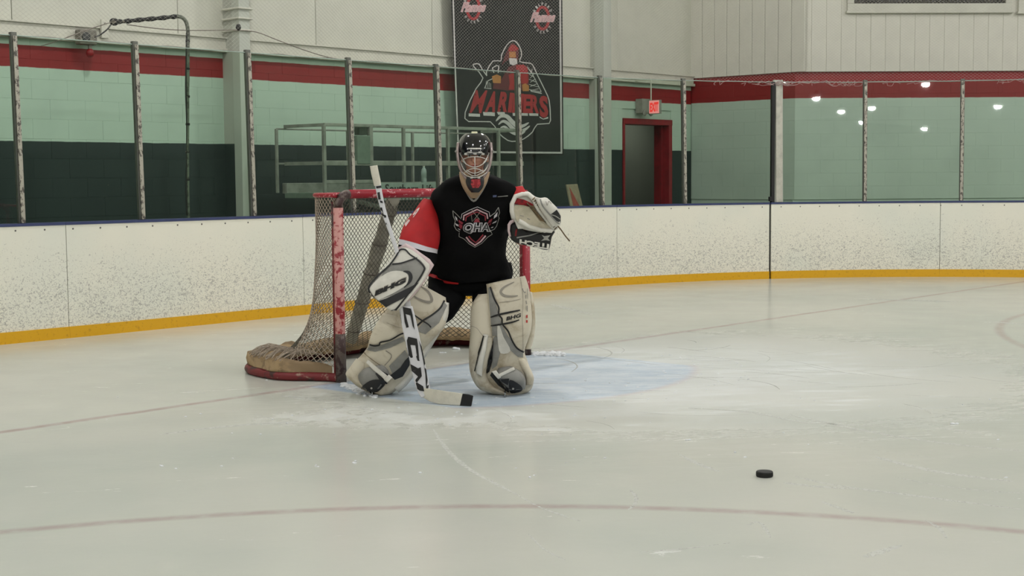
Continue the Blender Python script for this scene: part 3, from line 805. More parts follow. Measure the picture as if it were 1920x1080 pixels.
# ================================================================== THE GOALTENDER
m_skin = M('skin', (196, 142, 118), .5, var=.06, scale=9)
m_jer = M('jersey_black', (5, 5, 6), .85, var=.2, scale=5, bump=.5, bscale=12, spec=.15)
m_jred = M('jersey_red', (178, 14, 20), .7, var=.12, scale=6, bump=.25, bscale=9)
m_jwht = M('jersey_white', (205, 202, 206), .7, var=.05)
m_pant = M('pants_black', (5, 5, 6), .85, var=.2, scale=6, bump=.4, bscale=8, spec=.12)
m_pad = patch('pad_cream', (204, 196, 176), (168, 155, 130), 7, .46, .70, .55, bump=.12)
m_padw = M('pad_white', (214, 211, 200), .5, var=.07, scale=9, bump=.1)
m_pgry = M('pad_grey', (140, 139, 133), .55, var=.12, scale=12)
m_pdk = M('pad_dark', (30, 30, 32), .5, var=.15)
m_pblk = M('trim_black', (14, 14, 13), .5, var=.15)
m_pgry2 = M('logo_grey', (142, 136, 124), .55, var=.08)
m_helm = M('helmet_black', (12, 12, 16), .12, var=.1, coat=.6)
m_silv = M('silver_grey', (168, 166, 160), .35, .5, var=.1)
m_cage = M('cage_white_steel', (196, 194, 186), .3, .3, var=.05)
m_tann = M('neck_guard_tan', (172, 146, 116), .7, var=.1)
m_pink = M('worn_pink_white', (206, 184, 184), .6, var=.08)
m_dred = M('lining_red', (150, 14, 22), .7, var=.3, scale=40)
m_lace = M('leather_lace_brown', (122, 102, 72), .7, var=.25, scale=30)
m_tape = M('white_tape', (206, 202, 186), .8, var=.05, scale=20, bump=.15)
m_stw = M('stick_white', (206, 206, 208), .35, var=.04)
m_hair = M('hair_dark', (52, 38, 28), .8)

# body: one continuous skin over a crouching skeleton
J = {'pel': (872, 520, 9.30), 'spi': (878, 470, 9.20), 'che': (885, 400, 9.10), 'nek': (890, 352, 9.00), 'hed': (890, 322, 8.92),
     'shL': (822, 378, 9.08), 'elL': (772, 452, 8.95), 'wrL': (756, 508, 8.66), 'haL': (752, 530, 8.60),
     'shR': (952, 374, 9.08), 'elR': (978, 455, 9.02), 'wrR': (988, 425, 8.80), 'haR': (996, 408, 8.76),
     'hiL': (845, 535, 9.26), 'knL': (790, 610, 8.98), 'anL': (706, 706, 9.02), 'toL': (694, 728, 8.94),
     'hiR': (903, 535, 9.26), 'knR': (935, 600, 8.98), 'anR': (942, 706, 9.02), 'toR': (948, 728, 8.94)}
RAD = {'pel': .13, 'spi': .125, 'che': .15, 'nek': .058, 'hed': .055, 'shL': .065, 'elL': .045, 'wrL': .03, 'haL': .032, 'shR': .065, 'elR': .045, 'wrR': .03, 'haR': .032,
       'hiL': .095, 'knL': .06, 'anL': .042, 'toL': .04, 'hiR': .095, 'knR': .06, 'anR': .042, 'toR': .04}
BON = [('pel', 'spi'), ('spi', 'che'), ('che', 'nek'), ('nek', 'hed'), ('che', 'shL'), ('shL', 'elL'), ('elL', 'wrL'), ('wrL', 'haL'), ('che', 'shR'), ('shR', 'elR'), ('elR', 'wrR'), ('wrR', 'haR'),
       ('pel', 'hiL'), ('hiL', 'knL'), ('knL', 'anL'), ('anL', 'toL'), ('pel', 'hiR'), ('hiR', 'knR'), ('knR', 'anR'), ('anR', 'toR')]
names = list(J); idx = {k: i for i, k in enumerate(names)}
sv = [P(*J[k]) for k in names]; se = [(idx[a], idx[b]) for a, b in BON]; sr = [RAD[k] for k in names]
stick_ax = (P(764, 600, 8.56) - P(742, 455, 8.62)).normalized()
def fingers(h, wr, curl, axis):
    """five fingers of unequal length rooted in the palm; four curl round, the thumb leaves the side"""
    hp = sv[idx[h]]; fwd = (hp - sv[idx[wr]]).normalized(); side = axis.normalized(); nrm = fwd.cross(side).normalized()
    for k, (o, L) in enumerate(((-.030, .072), (-.010, .082), (.010, .077), (.030, .060))):
        last = idx[h]; p = hp + side * o + fwd * .03; d = fwd.copy()
        for s in range(4):
            sv.append(p); sr.append(.0105 - .0007 * s); se.append((last, len(sv) - 1)); last = len(sv) - 1
            d = (d * math.cos(curl) + nrm * math.sin(curl)).normalized(); p = p + d * L / 3
            nn_ = d.cross(side).normalized(); nrm2 = nn_
            nrm = nrm2
        nrm = fwd.cross(side).normalized()
    last = idx[h]; p = hp - side * .036; d = (fwd * .6 - side * .7).normalized()
    for s in range(3):
        sv.append(p); sr.append(.012 - .0012 * s); se.append((last, len(sv) - 1)); last = len(sv) - 1
        d = (d + nrm * .55).normalized(); p = p + d * .028
fingers('haL', 'wrL', .9, stick_ax); fingers('haR', 'wrR', .45, V((1, 0, .2)))
me = bpy.data.meshes.new('sk'); me.from_pydata(sv, se, []); so = bpy.data.objects.new('sk', me); COL.objects.link(so)
md = so.modifiers.new('s', 'SKIN'); ly = me.skin_vertices[0].data
for i, r in enumerate(sr): ly[i].radius = (r, r)
for i in range(len(sv)): ly[i].use_root = (i == 0)
ss = so.modifiers.new('u', 'SUBSURF'); ss.levels = 1
dg = bpy.context.evaluated_depsgraph_get(); m1 = bpy.data.meshes.new_from_object(so.evaluated_get(dg)); bpy.data.objects.remove(so)
HC = P(890, 293, 8.80)                                 # head centre
def hd(x, y, z): return HC + V((x, -y, z))              # x right, y towards the viewer, z up
X_, Y_ = V((1, 0, 0)), V((0, -1, 0))
parts = [([v.co.copy() for v in m1.vertices], [tuple(p.vertices) for p in m1.polygons]),
    ellipsoid(hd(0, -.01, .03), X_ * .076, Y_ * .095, Z * .092), ellipsoid(hd(0, .012, -.035), X_ * .060, Y_ * .075, Z * .080),
    ellipsoid(hd(0, .04, -.088), X_ * .030, Y_ * .030, Z * .024),
    ellipsoid(hd(0, .098, -.018), X_ * .013, Y_ * .020, Z * .024), ellipsoid(hd(0, .108, -.032), X_ * .015, Y_ * .014, Z * .011),
    ellipsoid(hd(0, .088, .022), X_ * .052, Y_ * .014, Z * .010), ellipsoid(hd(0, .084, -.060), X_ * .024, Y_ * .012, Z * .011),
    ellipsoid(hd(-.077, -.01, -.01), X_ * .010, Y_ * .022, Z * .032), ellipsoid(hd(.077, -.01, -.01), X_ * .010, Y_ * .022, Z * .032),
    ellipsoid(hd(0, -.02, -.10), X_ * .058, Y_ * .058, Z * .06)]
vs, fs = add(*parts)
me = bpy.data.meshes.new('b'); me.from_pydata(vs, [], fs); bo = bpy.data.objects.new('b', me); COL.objects.link(bo)
rm = bo.modifiers.new('r', 'REMESH'); rm.mode = 'VOXEL'; rm.voxel_size = .0075
sm = bo.modifiers.new('s', 'SMOOTH'); sm.iterations = 3; sm.factor = .5
m2 = bpy.data.meshes.new_from_object(bo.evaluated_get(bpy.context.evaluated_depsgraph_get())); bpy.data.objects.remove(bo)
PL = P(868, 740, 9.0); PL.z = 0
person = build('person', ([v.co.copy() for v in m2.vertices], [tuple(p.vertices) for p in m2.polygons]), m_skin, None, wl=PL, smooth=True)
tag(person, 'goaltender in black and red jersey and cream leg pads crouching before the goal', 'person')
m_eye = M('eye_white', (220, 216, 210), .2); m_iris = M('iris_dark', (40, 28, 20), .2)
for sx_ in (-1, 1):
    e_ = build('eye', ellipsoid(hd(sx_ * .030, .078, .002), X_ * .0125, Y_ * .0115, Z * .0085, 14, 8), m_eye, person, smooth=True)
    build('iris', ellipsoid(hd(sx_ * .030, .0865, .002), X_ * .0055, Y_ * .004, Z * .0055, 10, 6), m_iris, e_, smooth=True)
    build('eyebrow', tube([hd(sx_ * .014, .099, .020), hd(sx_ * .032, .097, .026), hd(sx_ * .05, .086, .020)], [.003, .004, .002], 6), m_hair, person, smooth=True)
build('lips', add(ellipsoid(hd(0, .094, -.057), X_ * .021, Y_ * .007, Z * .004, 12, 8), ellipsoid(hd(0, .094, -.065), X_ * .019, Y_ * .007, Z * .005, 12, 8)), M('lips', (160, 88, 80), .4), person, smooth=True)

# ---- trousers
pants = build('hockey_pants', loft([(812, 492, 958, 492, 9.26, .34), (806, 512, 962, 512, 9.24, .38), (803, 530, 958, 528, 9.20, .40), (812, 550, 945, 545, 9.18, .36), (850, 556, 905, 554, 9.18, .26)], seg=36, wob=.014, wsc=7, seed=3), m_pant, person, smooth=True)
def leg(st, seed): return loft(st, seg=28, wob=.014, wsc=8, seed=seed)
build('pant_leg', leg([(803, 505, 868, 530, 9.20, .26), (802, 530, 872, 552, 9.12, .26), (800, 550, 866, 573, 9.04, .24), (796, 565, 850, 596, 8.99, .20), (795, 585, 838, 606, 8.99, .16)], 1), m_pant, pants, smooth=True)
build('pant_leg', leg([(884, 520, 955, 505, 9.20, .28), (886, 545, 958, 525, 9.12, .26), (887, 562, 955, 545, 9.04, .24), (890, 574, 940, 570, 8.99, .18)], 2), m_pant, pants, smooth=True)

# ---- jersey
jer = build('jersey', loft([(860, 326, 918, 326, 9.02, .14), (846, 333, 936, 333, 9.02, .18), (826, 345, 958, 344, 9.03, .24), (812, 360, 978, 358, 9.05, .28), (805, 378, 978, 374, 9.06, .31), (806, 402, 966, 398, 9.07, .34), (810, 430, 955, 428, 9.09, .37),
    (808, 460, 946, 456, 9.11, .39), (806, 488, 950, 484, 9.14, .41), (803, 508, 960, 506, 9.17, .42), (806, 524, 962, 517, 9.18, .43), (830, 533, 950, 526, 9.18, .42)], sub=7, seg=64, e=2.3, wob=.026, wsc=8.5, seed=11), m_jer, person, smooth=True)
def banded(name, st, cuts, parent, seed, seg=36, sub=6):
    vf = loft(st, sub=sub, seg=seg, e=2.2, wob=.016, wsc=8, seed=seed); nr = len(vf[0]) // seg; fm = []
    for i in range(nr - 1):
        f = i / (nr - 1); c = sum(1 for q, _ in cuts if f >= q); fm += [cuts[c - 1][1]] * seg
    fm += [cuts[0][1], cuts[-1][1]]
    return build(name, vf, None, parent, smooth=True, mats=[m_jer, m_jred, m_jwht], fm=fm)
slL = banded('sleeve', [(797, 372, 812, 376, 9.03, .12), (784, 388, 818, 398, 9.00, .20), (763, 414, 824, 430, 8.96, .24), (751, 436, 822, 455, 8.92, .24), (748, 456, 820, 474, 8.88, .23), (750, 476, 816, 492, 8.82, .21), (756, 494, 806, 504, 8.76, .17)],
    [(0, 1), (.585, 2), (.665, 0)], jer, 21, sub=10)
slR = banded('sleeve', [(948, 352, 982, 349, 9.06, .16), (950, 372, 992, 368, 9.05, .20), (950, 400, 1000, 392, 9.04, .20), (953, 425, 1003, 418, 9.02, .20), (960, 448, 1006, 445, 8.98, .18)],
    [(0, 1), (.30, 0)], jer, 31, sub=8)
hitJ = bvh_hit(jer, slL)
lay('hem_stripe', stroke([(807, 515), (818, 521), (835, 527), (860, 530)], lambda t: 6.5 - 4 * t), bvh_hit(jer, pants, *pants.children), m_jred, jer, .02)
lay('collar', stroke([(865, 338), (868, 346), (876, 362), (888, 377), (900, 363), (909, 347), (913, 338)], 4.0), hitJ, M('collar_grey', (150, 148, 142), .7), jer, .010)
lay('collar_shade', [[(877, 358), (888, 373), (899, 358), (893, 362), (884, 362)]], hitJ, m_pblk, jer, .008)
m_lr = M('crest_maroon', (132, 28, 44), .6); m_lw = M('crest_silver', (186, 182, 184), .6); m_lp = M('crest_pink', (196, 160, 164), .6)
def cpx(pts): return [(840 + x / 10.8, 375 + y / 10.8) for x, y in pts]
def crest(name, pts, w, mat, closed=False, off=.006): return lay(name, stroke(cpx(pts), w, closed, 1), hitJ, mat, jer, off, 5)
crest('crest_outline', [(275, 360), (280, 285), (440, 200), (595, 140), (730, 200), (835, 250), (850, 340)], 1.1, m_lw)
crest('crest_outline', [(230, 660), (225, 740), (330, 790), (430, 890), (545, 955), (680, 880), (800, 750), (890, 690), (850, 600)], 1.1, m_pgry)
crest('crest_band', [(315, 410), (322, 315), (450, 255), (590, 190), (700, 245), (790, 285), (805, 380)], 2.6, m_lp)
crest('crest_band', [(360, 430), (368, 345), (470, 290), (590, 240), (690, 295), (755, 325), (760, 420)], 2.2, m_lr)
crest('crest_band', [(370, 750), (440, 840), (548, 915), (660, 840), (760, 720)], 2.8, m_lp)
crest('crest_band', [(420, 730), (480, 800), (562, 862), (630, 800), (710, 700)], 2.6, m_lr)
crest('crest_wing', [(100, 215), (110, 330), (150, 420), (125, 520), (170, 600), (240, 640)], 1.3, m_pgry)
crest('crest_wing', [(100, 215), (190, 300), (270, 385)], 1.2, m_pgry)
crest('crest_wing', [(1020, 150), (1040, 260), (1010, 330), (1030, 360), (980, 520), (930, 590), (860, 620)], 1.3, m_pgry)
crest('crest_wing', [(1020, 150), (950, 260), (850, 335)], 1.2, m_pgry)
for a_ in ([(140, 320), (185, 360), (195, 430), (160, 390)], [(140, 465), (215, 500), (215, 535), (165, 515)], [(190, 575), (250, 590), (250, 612)], [(1000, 245), (985, 330), (920, 380), (930, 320)], [(985, 410), (965, 450), (890, 480), (910, 450)], [(920, 535), (900, 560), (860, 565), (880, 545)]):
    lay('crest_feather', [cpx(a_)], hitJ, m_lw, jer, .006)
for a_ in ([(215, 395), (310, 460), (290, 500), (220, 450)], [(230, 470), (300, 520), (270, 590), (225, 540)], [(900, 370), (880, 430), (800, 490), (830, 410)], [(875, 445), (860, 500), (820, 520)], [(520, 450), (560, 380), (610, 370), (650, 450)]):
    lay('crest_feather', [cpx(a_)], hitJ, m_lr, jer, .0065)
crest('crest_stick', [(475, 190), (560, 300), (640, 395)], .9, m_pgry2, off=.008); crest('crest_stick', [(650, 245), (560, 360), (490, 440), (470, 300)], .9, m_pgry2, off=.008)
# letters Q H A, black with a silver outline
def glyph(outer, inner):
    lay('crest_letter', [cpx(outer)], hitJ, m_pblk, jer, .009)
    lay('crest_letter_outline', stroke(cpx(outer), 1.35, True, 1), hitJ, m_lw, jer, .011, 5)
    if inner: lay('crest_letter_outline', stroke(cpx(inner), 1.1, True, 1), hitJ, m_lw, jer, .011, 5)
for bo_, m__, of, d_ in ((.10, m_lw, .009, 0), (.0, m_pblk, .012, 1.6)):
    bm = text2d('QHA', (866.6 + d_ * .8, 438.5 - d_ * .7), (52.5 - d_ * 2.2, -1.5), (3.2, -20.5 + d_ * 1.6), bold=bo_, maxlen=3); lay('crest_letters', None, hitJ, m__, jer, of, bm=bm)
lay('shoulder_tag', [[(924, 366), (931, 365.5), (931, 369.5), (924, 370)]], hitJ, M('tag_blue_grey', (86, 96, 132), .6), jer, .006)
lay('shoulder_tag', [[(933, 368.2), (952, 366.4), (952, 368.0), (933, 369.6)]], hitJ, m_pgry, jer, .006)
bm = text2d('9', (771, 412), (13, -12.5), (4.5, -13), bold=.03, maxlen=4); lay('sleeve_number', None, bvh_hit(slL), M('number_white', (226, 200, 196), .6), slL, .004, bm=bm)
lay('sleeve_number', [[(759, 420), (767, 411), (769, 414), (761, 425)]], bvh_hit(slL), M('number_white', (226, 200, 196), .6), slL, .004, 4)

# ---- neck guard, chin cup, helmet, cage
build('neck_guard', loft([(861, 322, 919, 322, 8.87, .18), (862, 334, 916, 334, 8.86, .20), (867, 350, 909, 350, 8.86, .20), (875, 363, 901, 363, 8.87, .17), (883, 372, 893, 372, 8.89, .12)], seg=28, e=2.2), m_tann, person, smooth=True)
helm = build('mask', loft([(874, 250, 906, 250, 8.82, .12), (866, 256, 914, 256, 8.82, .19), (860, 266, 920, 266, 8.82, .25), (858, 279, 921, 279, 8.815, .27), (860, 291, 919, 291, 8.81, .275)], seg=40, e=2.1), m_helm, person, smooth=True)
tag(helm, 'glossy black goalie mask with white wire cage')
build('mask_back', loft([(861, 286, 919, 286, 8.86, .17), (863, 305, 917, 305, 8.86, .15), (869, 324, 911, 324, 8.87, .12)], seg=28, e=2.3), m_helm, helm, smooth=True)
# ridged side guards of the mask
for s_ in (-1, 1):
    cx = 889.5
    pts = [(cx + s_ * 30.0, 267, 8.80, .04), (cx + s_ * 31.5, 282, 8.77, .06), (cx + s_ * 30.5, 298, 8.755, .07), (cx + s_ * 27.5, 312, 8.75, .07), (cx + s_ * 22, 325, 8.745, .06), (cx + s_ * 15, 335, 8.74, .04)]
    build('mask_side', loft([(x - 3.1, y, x + 3.1, y, d_, t_) for x, y, d_, t_ in pts], seg=18, e=2.2), M('guard_pinkish_silver', (168, 152, 148), .3, .35, var=.1), helm, smooth=True)
build('chin_cup', loft([(876, 331, 906, 331, 8.735, .09), (873, 340, 908, 340, 8.735, .10), (877, 352, 905, 352, 8.745, .10), (884, 361, 898, 361, 8.76, .08)], seg=28, e=2.3), m_pdk, helm, smooth=True)
hitC = bvh_hit(bpy.data.objects['chin_cup'])
lay('chin_patch', [[(884, 336), (900, 336), (901, 346), (897, 352), (886, 352), (883, 345)]], hitC, M('chin_red', (196, 60, 66), .6, var=.4, scale=60), helm, .004, 4)
lay('chin_patch', [[(889, 338), (895, 338), (894, 350), (890, 350)]], hitC, M('chin_red_dark', (150, 24, 34), .6), helm, .006, 4)
hitM = bvh_hit(helm)
lay('mask_plate', [[(877, 284), (903, 284), (907, 293), (873, 293)]], hitM, m_silv, helm, .004, 4)
lay('mask_vent', [[(885, 281), (897, 281), (897, 286), (885, 286)], [(876, 288), (887, 287), (888, 290.5), (878, 291)], [(894, 287), (905, 288), (903, 291), (893, 290.5)]], hitM, m_pblk, helm, .007, 4)
lay('mask_plate', [[(878, 277.5), (902, 277.5), (903, 280), (877, 280)]], hitM, m_cage, helm, .006, 4)
build('top_strap', loft([(884.5, 246.5, 894.5, 246.5, 8.815, .03), (883.5, 249, 895.5, 249, 8.81, .05), (884, 253, 895, 253, 8.79, .07)], seg=16, e=3), M('strap_pale', (200, 198, 160), .5), helm, smooth=True)
for s_ in (-1, 1):
    build('snap', lathe(P(889.5 + s_ * 34.5, 284, 8.74), [(.008, 0), (.006, .006)], V((s_ * .6, -.8, 0)), 10), m_silv, helm)
# cage wires
def fd(x, y):     # distance of the cage wire surface
    a = (x - 889.5) / 31; return 8.655 + .10 * a * a + .0006 * abs(y - 312)
def wire(pts, r=.0032, k=5): return tube([P(x, y, fd(x, y)) for x, y, *_ in [tuple(p) for p in smooth_pts([V((a, b, 0)) for a, b in pts], k)]], r, 7)
CG = {'cage_bar': [[(859, 287), (875, 286.5), (889.5, 287), (904, 286.5), (920, 287)], [(890, 293), (890.5, 310), (890.5, 331)], [(866, 300), (876, 309), (889.5, 313.5), (903, 309), (914, 299)],
    [(868, 299), (878, 295), (889.5, 294), (902, 295), (912, 299)], [(863, 303), (870, 318), (880, 326), (889.5, 330), (900, 326), (911, 318), (918, 302)],
    [(873, 323), (880, 318), (889.5, 316), (899, 318), (907, 323)], [(875, 319), (882, 323), (889.5, 325), (897, 323), (905, 319)],
    [(860, 288), (862, 302), (868, 315), (874, 322)], [(920, 288), (918, 302), (912, 315), (906, 322)], [(866, 322), (876, 330), (889.5, 333), (903, 330), (914, 322)], [(862, 287), (868, 298), (873, 306)], [(917, 287), (912, 298), (906, 306)]]}
for pts in CG['cage_bar']: build('cage_bar', wire(pts, .0030), m_cage, helm, smooth=True)
build('cage_clip', add(*[boxc(P(x, y, 8.67), V((.008, 0, 0)), V((0, .006, 0)), V((0, 0, .006))) for x, y in ((884, 333), (898, 333), (873, 289), (906, 289))]), m_cage, helm, bevel=.002)

# ---- leg pads -----------------------------------------------------------------------------------
def pad(name, st, mat, parent, **k): return build(name, loft(st, **dict(dict(seg=40, e=3.2, sub=6), **k)), mat, parent, smooth=True)
# pad of the leg at the left
padL = pad('leg_pad', [(770, 522, 836, 558, 8.84, .11), (748, 548, 838, 582, 8.82, .14), (722, 586, 834, 612, 8.80, .15), (704, 618, 812, 638, 8.80, .15), (693, 644, 796, 655, 8.83, .16), (680, 664, 780, 678, 8.86, .17), (660, 685, 766, 702, 8.90, .18), (650, 702, 752, 722, 8.93, .18), (666, 722, 734, 738, 8.93, .16), (690, 736, 716, 743, 8.92, .12)], m_pad, person, wob=.006)
tag(padL, 'cream leg pad on the leg nearer the left post')
pad('calf_roll', [(668, 672, 690, 684, 8.86, .12), (655, 690, 684, 700, 8.87, .13), (648, 702, 682, 716, 8.88, .13), (660, 716, 700, 732, 8.88, .12), (684, 730, 716, 741, 8.88, .10)], m_pad, padL, seg=22, e=2.4)
pad('knee_roll', [(718, 588, 754, 594, 8.77, .09), (702, 612, 760, 622, 8.75, .10), (692, 636, 752, 640, 8.76, .09), (688, 652, 720, 650, 8.78, .06)], m_pad, padL, seg=26, e=2.6, wob=.008)
pad('edge_roll', [(826, 564, 842, 568, 8.82, .08), (822, 596, 838, 600, 8.80, .09), (800, 634, 812, 646, 8.82, .09), (778, 668, 790, 682, 8.86, .09), (758, 700, 770, 714, 8.90, .09), (735, 724, 748, 736, 8.91, .08)], m_padw, padL, seg=18, e=2.2)
hL = bvh_hit(padL, *[o for o in padL.children])
def q3(pts): return [(640 + x / 4.695, 520 + y / 4.695) for x, y in pts]
def q8(pts): return [(860 + x / 4.32, 500 + y / 4.32) for x, y in pts]
def onp(name, polys, hit, mat, par, off=.004, ml=6):
    if name in ('white_oval', 'grey_field', 'swoosh_fill', 'white_knee_panel', 'boot_toe_panel'): polys = [[(v_.x, v_.y) for v_ in smooth_pts([V((a_, b_, 0)) for a_, b_ in pl_], 3, True)] for pl_ in polys]
    return lay(name, polys, hit, mat, par, off, ml)
onp('swoosh_mark', stroke(q3([(700, 80), (760, 120), (795, 180), (790, 215), (740, 215), (680, 190), (640, 165)]), lambda t: 1.6 + 3.2 * math.sin(math.pi * t), k=3), hL, m_pgry2, padL)
onp('grey_panel', [q3([(905, 215), (930, 250), (860, 400), (740, 500), (660, 470), (720, 400), (830, 310)])], hL, m_pgry, padL)
onp('grey_panel', [q3([(215, 600), (250, 590), (340, 600), (540, 520), (560, 560), (430, 620), (300, 655), (215, 640)])], hL, m_pgry, padL)
onp('grey_panel', [q3([(420, 780), (560, 640), (600, 700), (560, 830), (470, 890)])], hL, m_pgry, padL, .006)
onp('dark_panel', [q3([(600, 690), (600, 770), (540, 870), (470, 900), (430, 860), (520, 790), (560, 730)])], hL, m_pdk, padL, .008)
onp('black_piping', stroke(q3([(905, 205), (870, 270), (800, 330), (720, 380), (650, 440), (560, 500)]), 3.4), hL, m_pblk, padL, .007)
onp('black_piping', stroke(q3([(600, 300), (660, 345), (710, 380), (760, 410), (790, 440)]), 2.6), hL, m_pblk, padL, .007)
onp('black_piping', stroke(q3([(250, 590), (290, 600), (335, 592), (345, 570), (430, 550), (520, 500), (560, 490)]), 2.8), hL, m_pblk, padL, .007)
onp('seam', stroke(q3([(190, 655), (240, 700), (310, 750), (370, 790)]), 1.0), hL, m_lace, padL, .005)
onp('seam', stroke(q3([(390, 645), (440, 680), (430, 720), (380, 775)]), 1.6), hL, m_pgry2, padL, .005)
onp('seam', stroke(q3([(400, 400), (500, 440), (560, 450)]), .7), hL, m_pgry2, padL, .005)
# boot showing at the toe with its strap
bootL = pad('skate_boot', [(684, 690, 722, 682, 8.83, .08), (672, 702, 730, 704, 8.82, .10), (674, 716, 716, 722, 8.83, .10), (684, 730, 704, 736, 8.85, .08)], m_pgry, padL, seg=26, e=2.6)
hB = bvh_hit(bootL, padL)
onp('boot_toe_panel', [q3([(175, 970), (250, 910), (330, 900), (390, 930), (330, 1000), (260, 1020), (210, 1000)])], hB, m_pdk, bootL, .006)
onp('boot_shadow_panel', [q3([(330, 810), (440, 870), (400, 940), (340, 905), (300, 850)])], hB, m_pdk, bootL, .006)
build('toe_strap', loft([(686, 680, 690, 674, 8.77, .012), (700, 694, 705, 687, 8.76, .012), (716, 707, 721, 700, 8.76, .012), (722, 714, 728, 706, 8.77, .012)], seg=14, e=3), m_padw, padL, smooth=True)
build('strap_buckle', loft([(720, 712, 729, 702, 8.755, .02), (726, 718, 736, 708, 8.755, .02)], seg=14, e=3), m_padw, padL, smooth=True)
build('boot_rivet', lathe(P(696.5, 728, 8.765), [(.007, 0), (.005, .004)], V((0, -1, 0)), 10), m_silv, bootL)
# pad of the leg at the right
padR = pad('leg_pad', [(912, 533, 984, 517, 8.82, .12), (914, 556, 993, 544, 8.80, .14), (917, 590, 997, 586, 8.79, .15), (920, 620, 995, 622, 8.80, .15), (922, 652, 984, 656, 8.84, .15), (915, 680, 988, 676, 8.88, .16), (906, 700, 996, 698, 8.91, .17), (902, 718, 1000, 718, 8.93, .17), (914, 734, 992, 734, 8.93, .15), (930, 742, 968, 743, 8.92, .11)], m_pad, person, wob=.006)
tag(padR, 'cream leg pad on the leg nearer the right post')
pad('inner_roll', [(896, 552, 920, 550, 8.86, .12), (884, 572, 926, 570, 8.83, .14), (882, 600, 926, 602, 8.82, .15), (882, 630, 926, 634, 8.82, .15), (880, 662, 922, 664, 8.84, .15), (881, 692, 912, 698, 8.86, .14), (888, 714, 924, 722, 8.87, .13), (900, 730, 950, 736, 8.88, .12), (920, 738, 962, 743, 8.89, .10)], m_pad, padR, seg=30, e=2.6, wob=.005)
pad('inner_ridge', [(906, 626, 916, 628, 8.755, .05), (900, 650, 912, 654, 8.75, .06), (893, 680, 906, 684, 8.76, .06), (893, 700, 904, 706, 8.78, .05)], m_padw, padR, seg=18, e=2.2)
pad('toe_roll', [(966, 672, 984, 672, 8.85, .10), (976, 690, 994, 690, 8.86, .12), (984, 706, 1001, 708, 8.87, .12), (984, 722, 999, 722, 8.88, .10)], m_pad, padR, seg=20, e=2.4)
pad('outer_wing', [(988, 545, 998, 548, 8.86, .10), (992, 580, 1003, 582, 8.86, .11), (990, 620, 1003, 622, 8.88, .11), (982, 655, 996, 655, 8.9, .1)], m_pad, padR, seg=18, e=2.4)
hR = bvh_hit(padR, *[o for o in padR.children])
onp('swoosh_mark', stroke(q8([(450, 125), (370, 165), (340, 205), (370, 235), (430, 242), (480, 235)]), lambda t: 1.4 + 3.4 * math.sin(math.pi * t), k=3), hR, m_pgry2, padR)
onp('grey_panel', [q8([(240, 170), (262, 170), (290, 260), (310, 330), (325, 390), (345, 460), (265, 480), (258, 400), (250, 300)])], hR, m_pgry, padR)
onp('grey_panel', [q8([(270, 480), (345, 465), (400, 560), (470, 650), (520, 690), (520, 735), (480, 730), (400, 660), (360, 560), (335, 480), (310, 480), (315, 560), (275, 560)])], hR, m_pgry, padR, .0045)
onp('grey_panel', [q8([(285, 570), (320, 560), (335, 700), (310, 800), (270, 830), (268, 700)])], hR, m_pgry, padR, .005)
onp('dark_panel', [q8([(262, 660), (285, 590), (275, 760), (250, 850), (225, 870), (235, 760)])], hR, m_pdk, padR, .007)
onp('white_knee_panel', [q8([(315, 480), (335, 485), (365, 570), (420, 680), (340, 700), (318, 600)])], hR, m_padw, padR, .006)
onp('black_piping', stroke(q8([(258, 165), (290, 260), (325, 330), (325, 385), (350, 420), (355, 465), (400, 520), (430, 590), (470, 655), (525, 692)]), 3.0), hR, m_pblk, padR, .008)
onp('black_piping', stroke(q8([(262, 410), (320, 390), (420, 368), (498, 352)]), lambda t: 2.2 + 1.6 * math.sin(math.pi * t)), hR, m_pblk, padR, .009)
onp('black_piping', stroke(q8([(265, 478), (350, 465), (430, 450), (490, 430)]), lambda t: 2.0 + 1.4 * math.sin(math.pi * t)), hR, m_pblk, padR, .009)
onp('black_piping', stroke(q8([(205, 560), (185, 640), (160, 720), (130, 845)]), lambda t: 1.6 + 1.2 * math.sin(math.pi * t)), hR, m_pblk, padR, .009)
onp('dark_edge', [q8([(215, 660), (235, 870), (262, 850), (270, 700)])], hR, m_pblk, padR, .004) if False else None
onp('seam', stroke(q8([(330, 290), (420, 280), (500, 262)]), .8), hR, m_pgry2, padR, .005)
onp('seam', stroke(q8([(500, 90), (520, 250), (515, 400), (520, 560), (520, 680)]), .7), hR, m_pgry2, padR, .005)
onp('seam', stroke(q8([(100, 480), (150, 500), (200, 560), (275, 570)]), .8), hR, m_pgry2, padR, .005)
bm = text2d('BHG', (949, 601.5), (27, -7), (1.2, -7.5), bold=.04, maxlen=4); onb = lay('pad_lettering', None, hR, m_pblk, padR, .008, bm=bm)
onp('side_lettering', stroke([(979.5, 541), (981, 546), (984, 549), (985, 547)], 1.3, k=2) + stroke([(985.5, 553), (985.5, 560)], 1.2, k=2) + stroke([(988.3, 541), (988.8, 560)], .9, k=2) + stroke([(986, 564), (987, 570)], 1.6, k=2) + stroke([(988, 573), (988.4, 584)], 1.2, k=2) + stroke([(986, 574), (986, 582)], .8, k=2), hR, m_pgry, padR, .006)
onp('side_marks', [[(986, 591), (989, 590), (989, 596), (986, 596)], [(986, 600), (989, 600), (989, 605), (986, 605)]], hR, M('mark_red', (170, 44, 40), .6), padR, .006)
bootR = pad('skate_boot', [(934, 690, 958, 686, 8.83, .09), (930, 704, 978, 698, 8.81, .11), (940, 718, 986, 714, 8.81, .11), (950, 732, 984, 730, 8.83, .09)], m_pgry, padR, seg=26, e=2.6)
hB = bvh_hit(bootR, padR)
onp('boot_toe_panel', [q8([(415, 915), (500, 960), (510, 1005), (430, 1025), (410, 990)])], hB, m_pdk, bootR, .006)
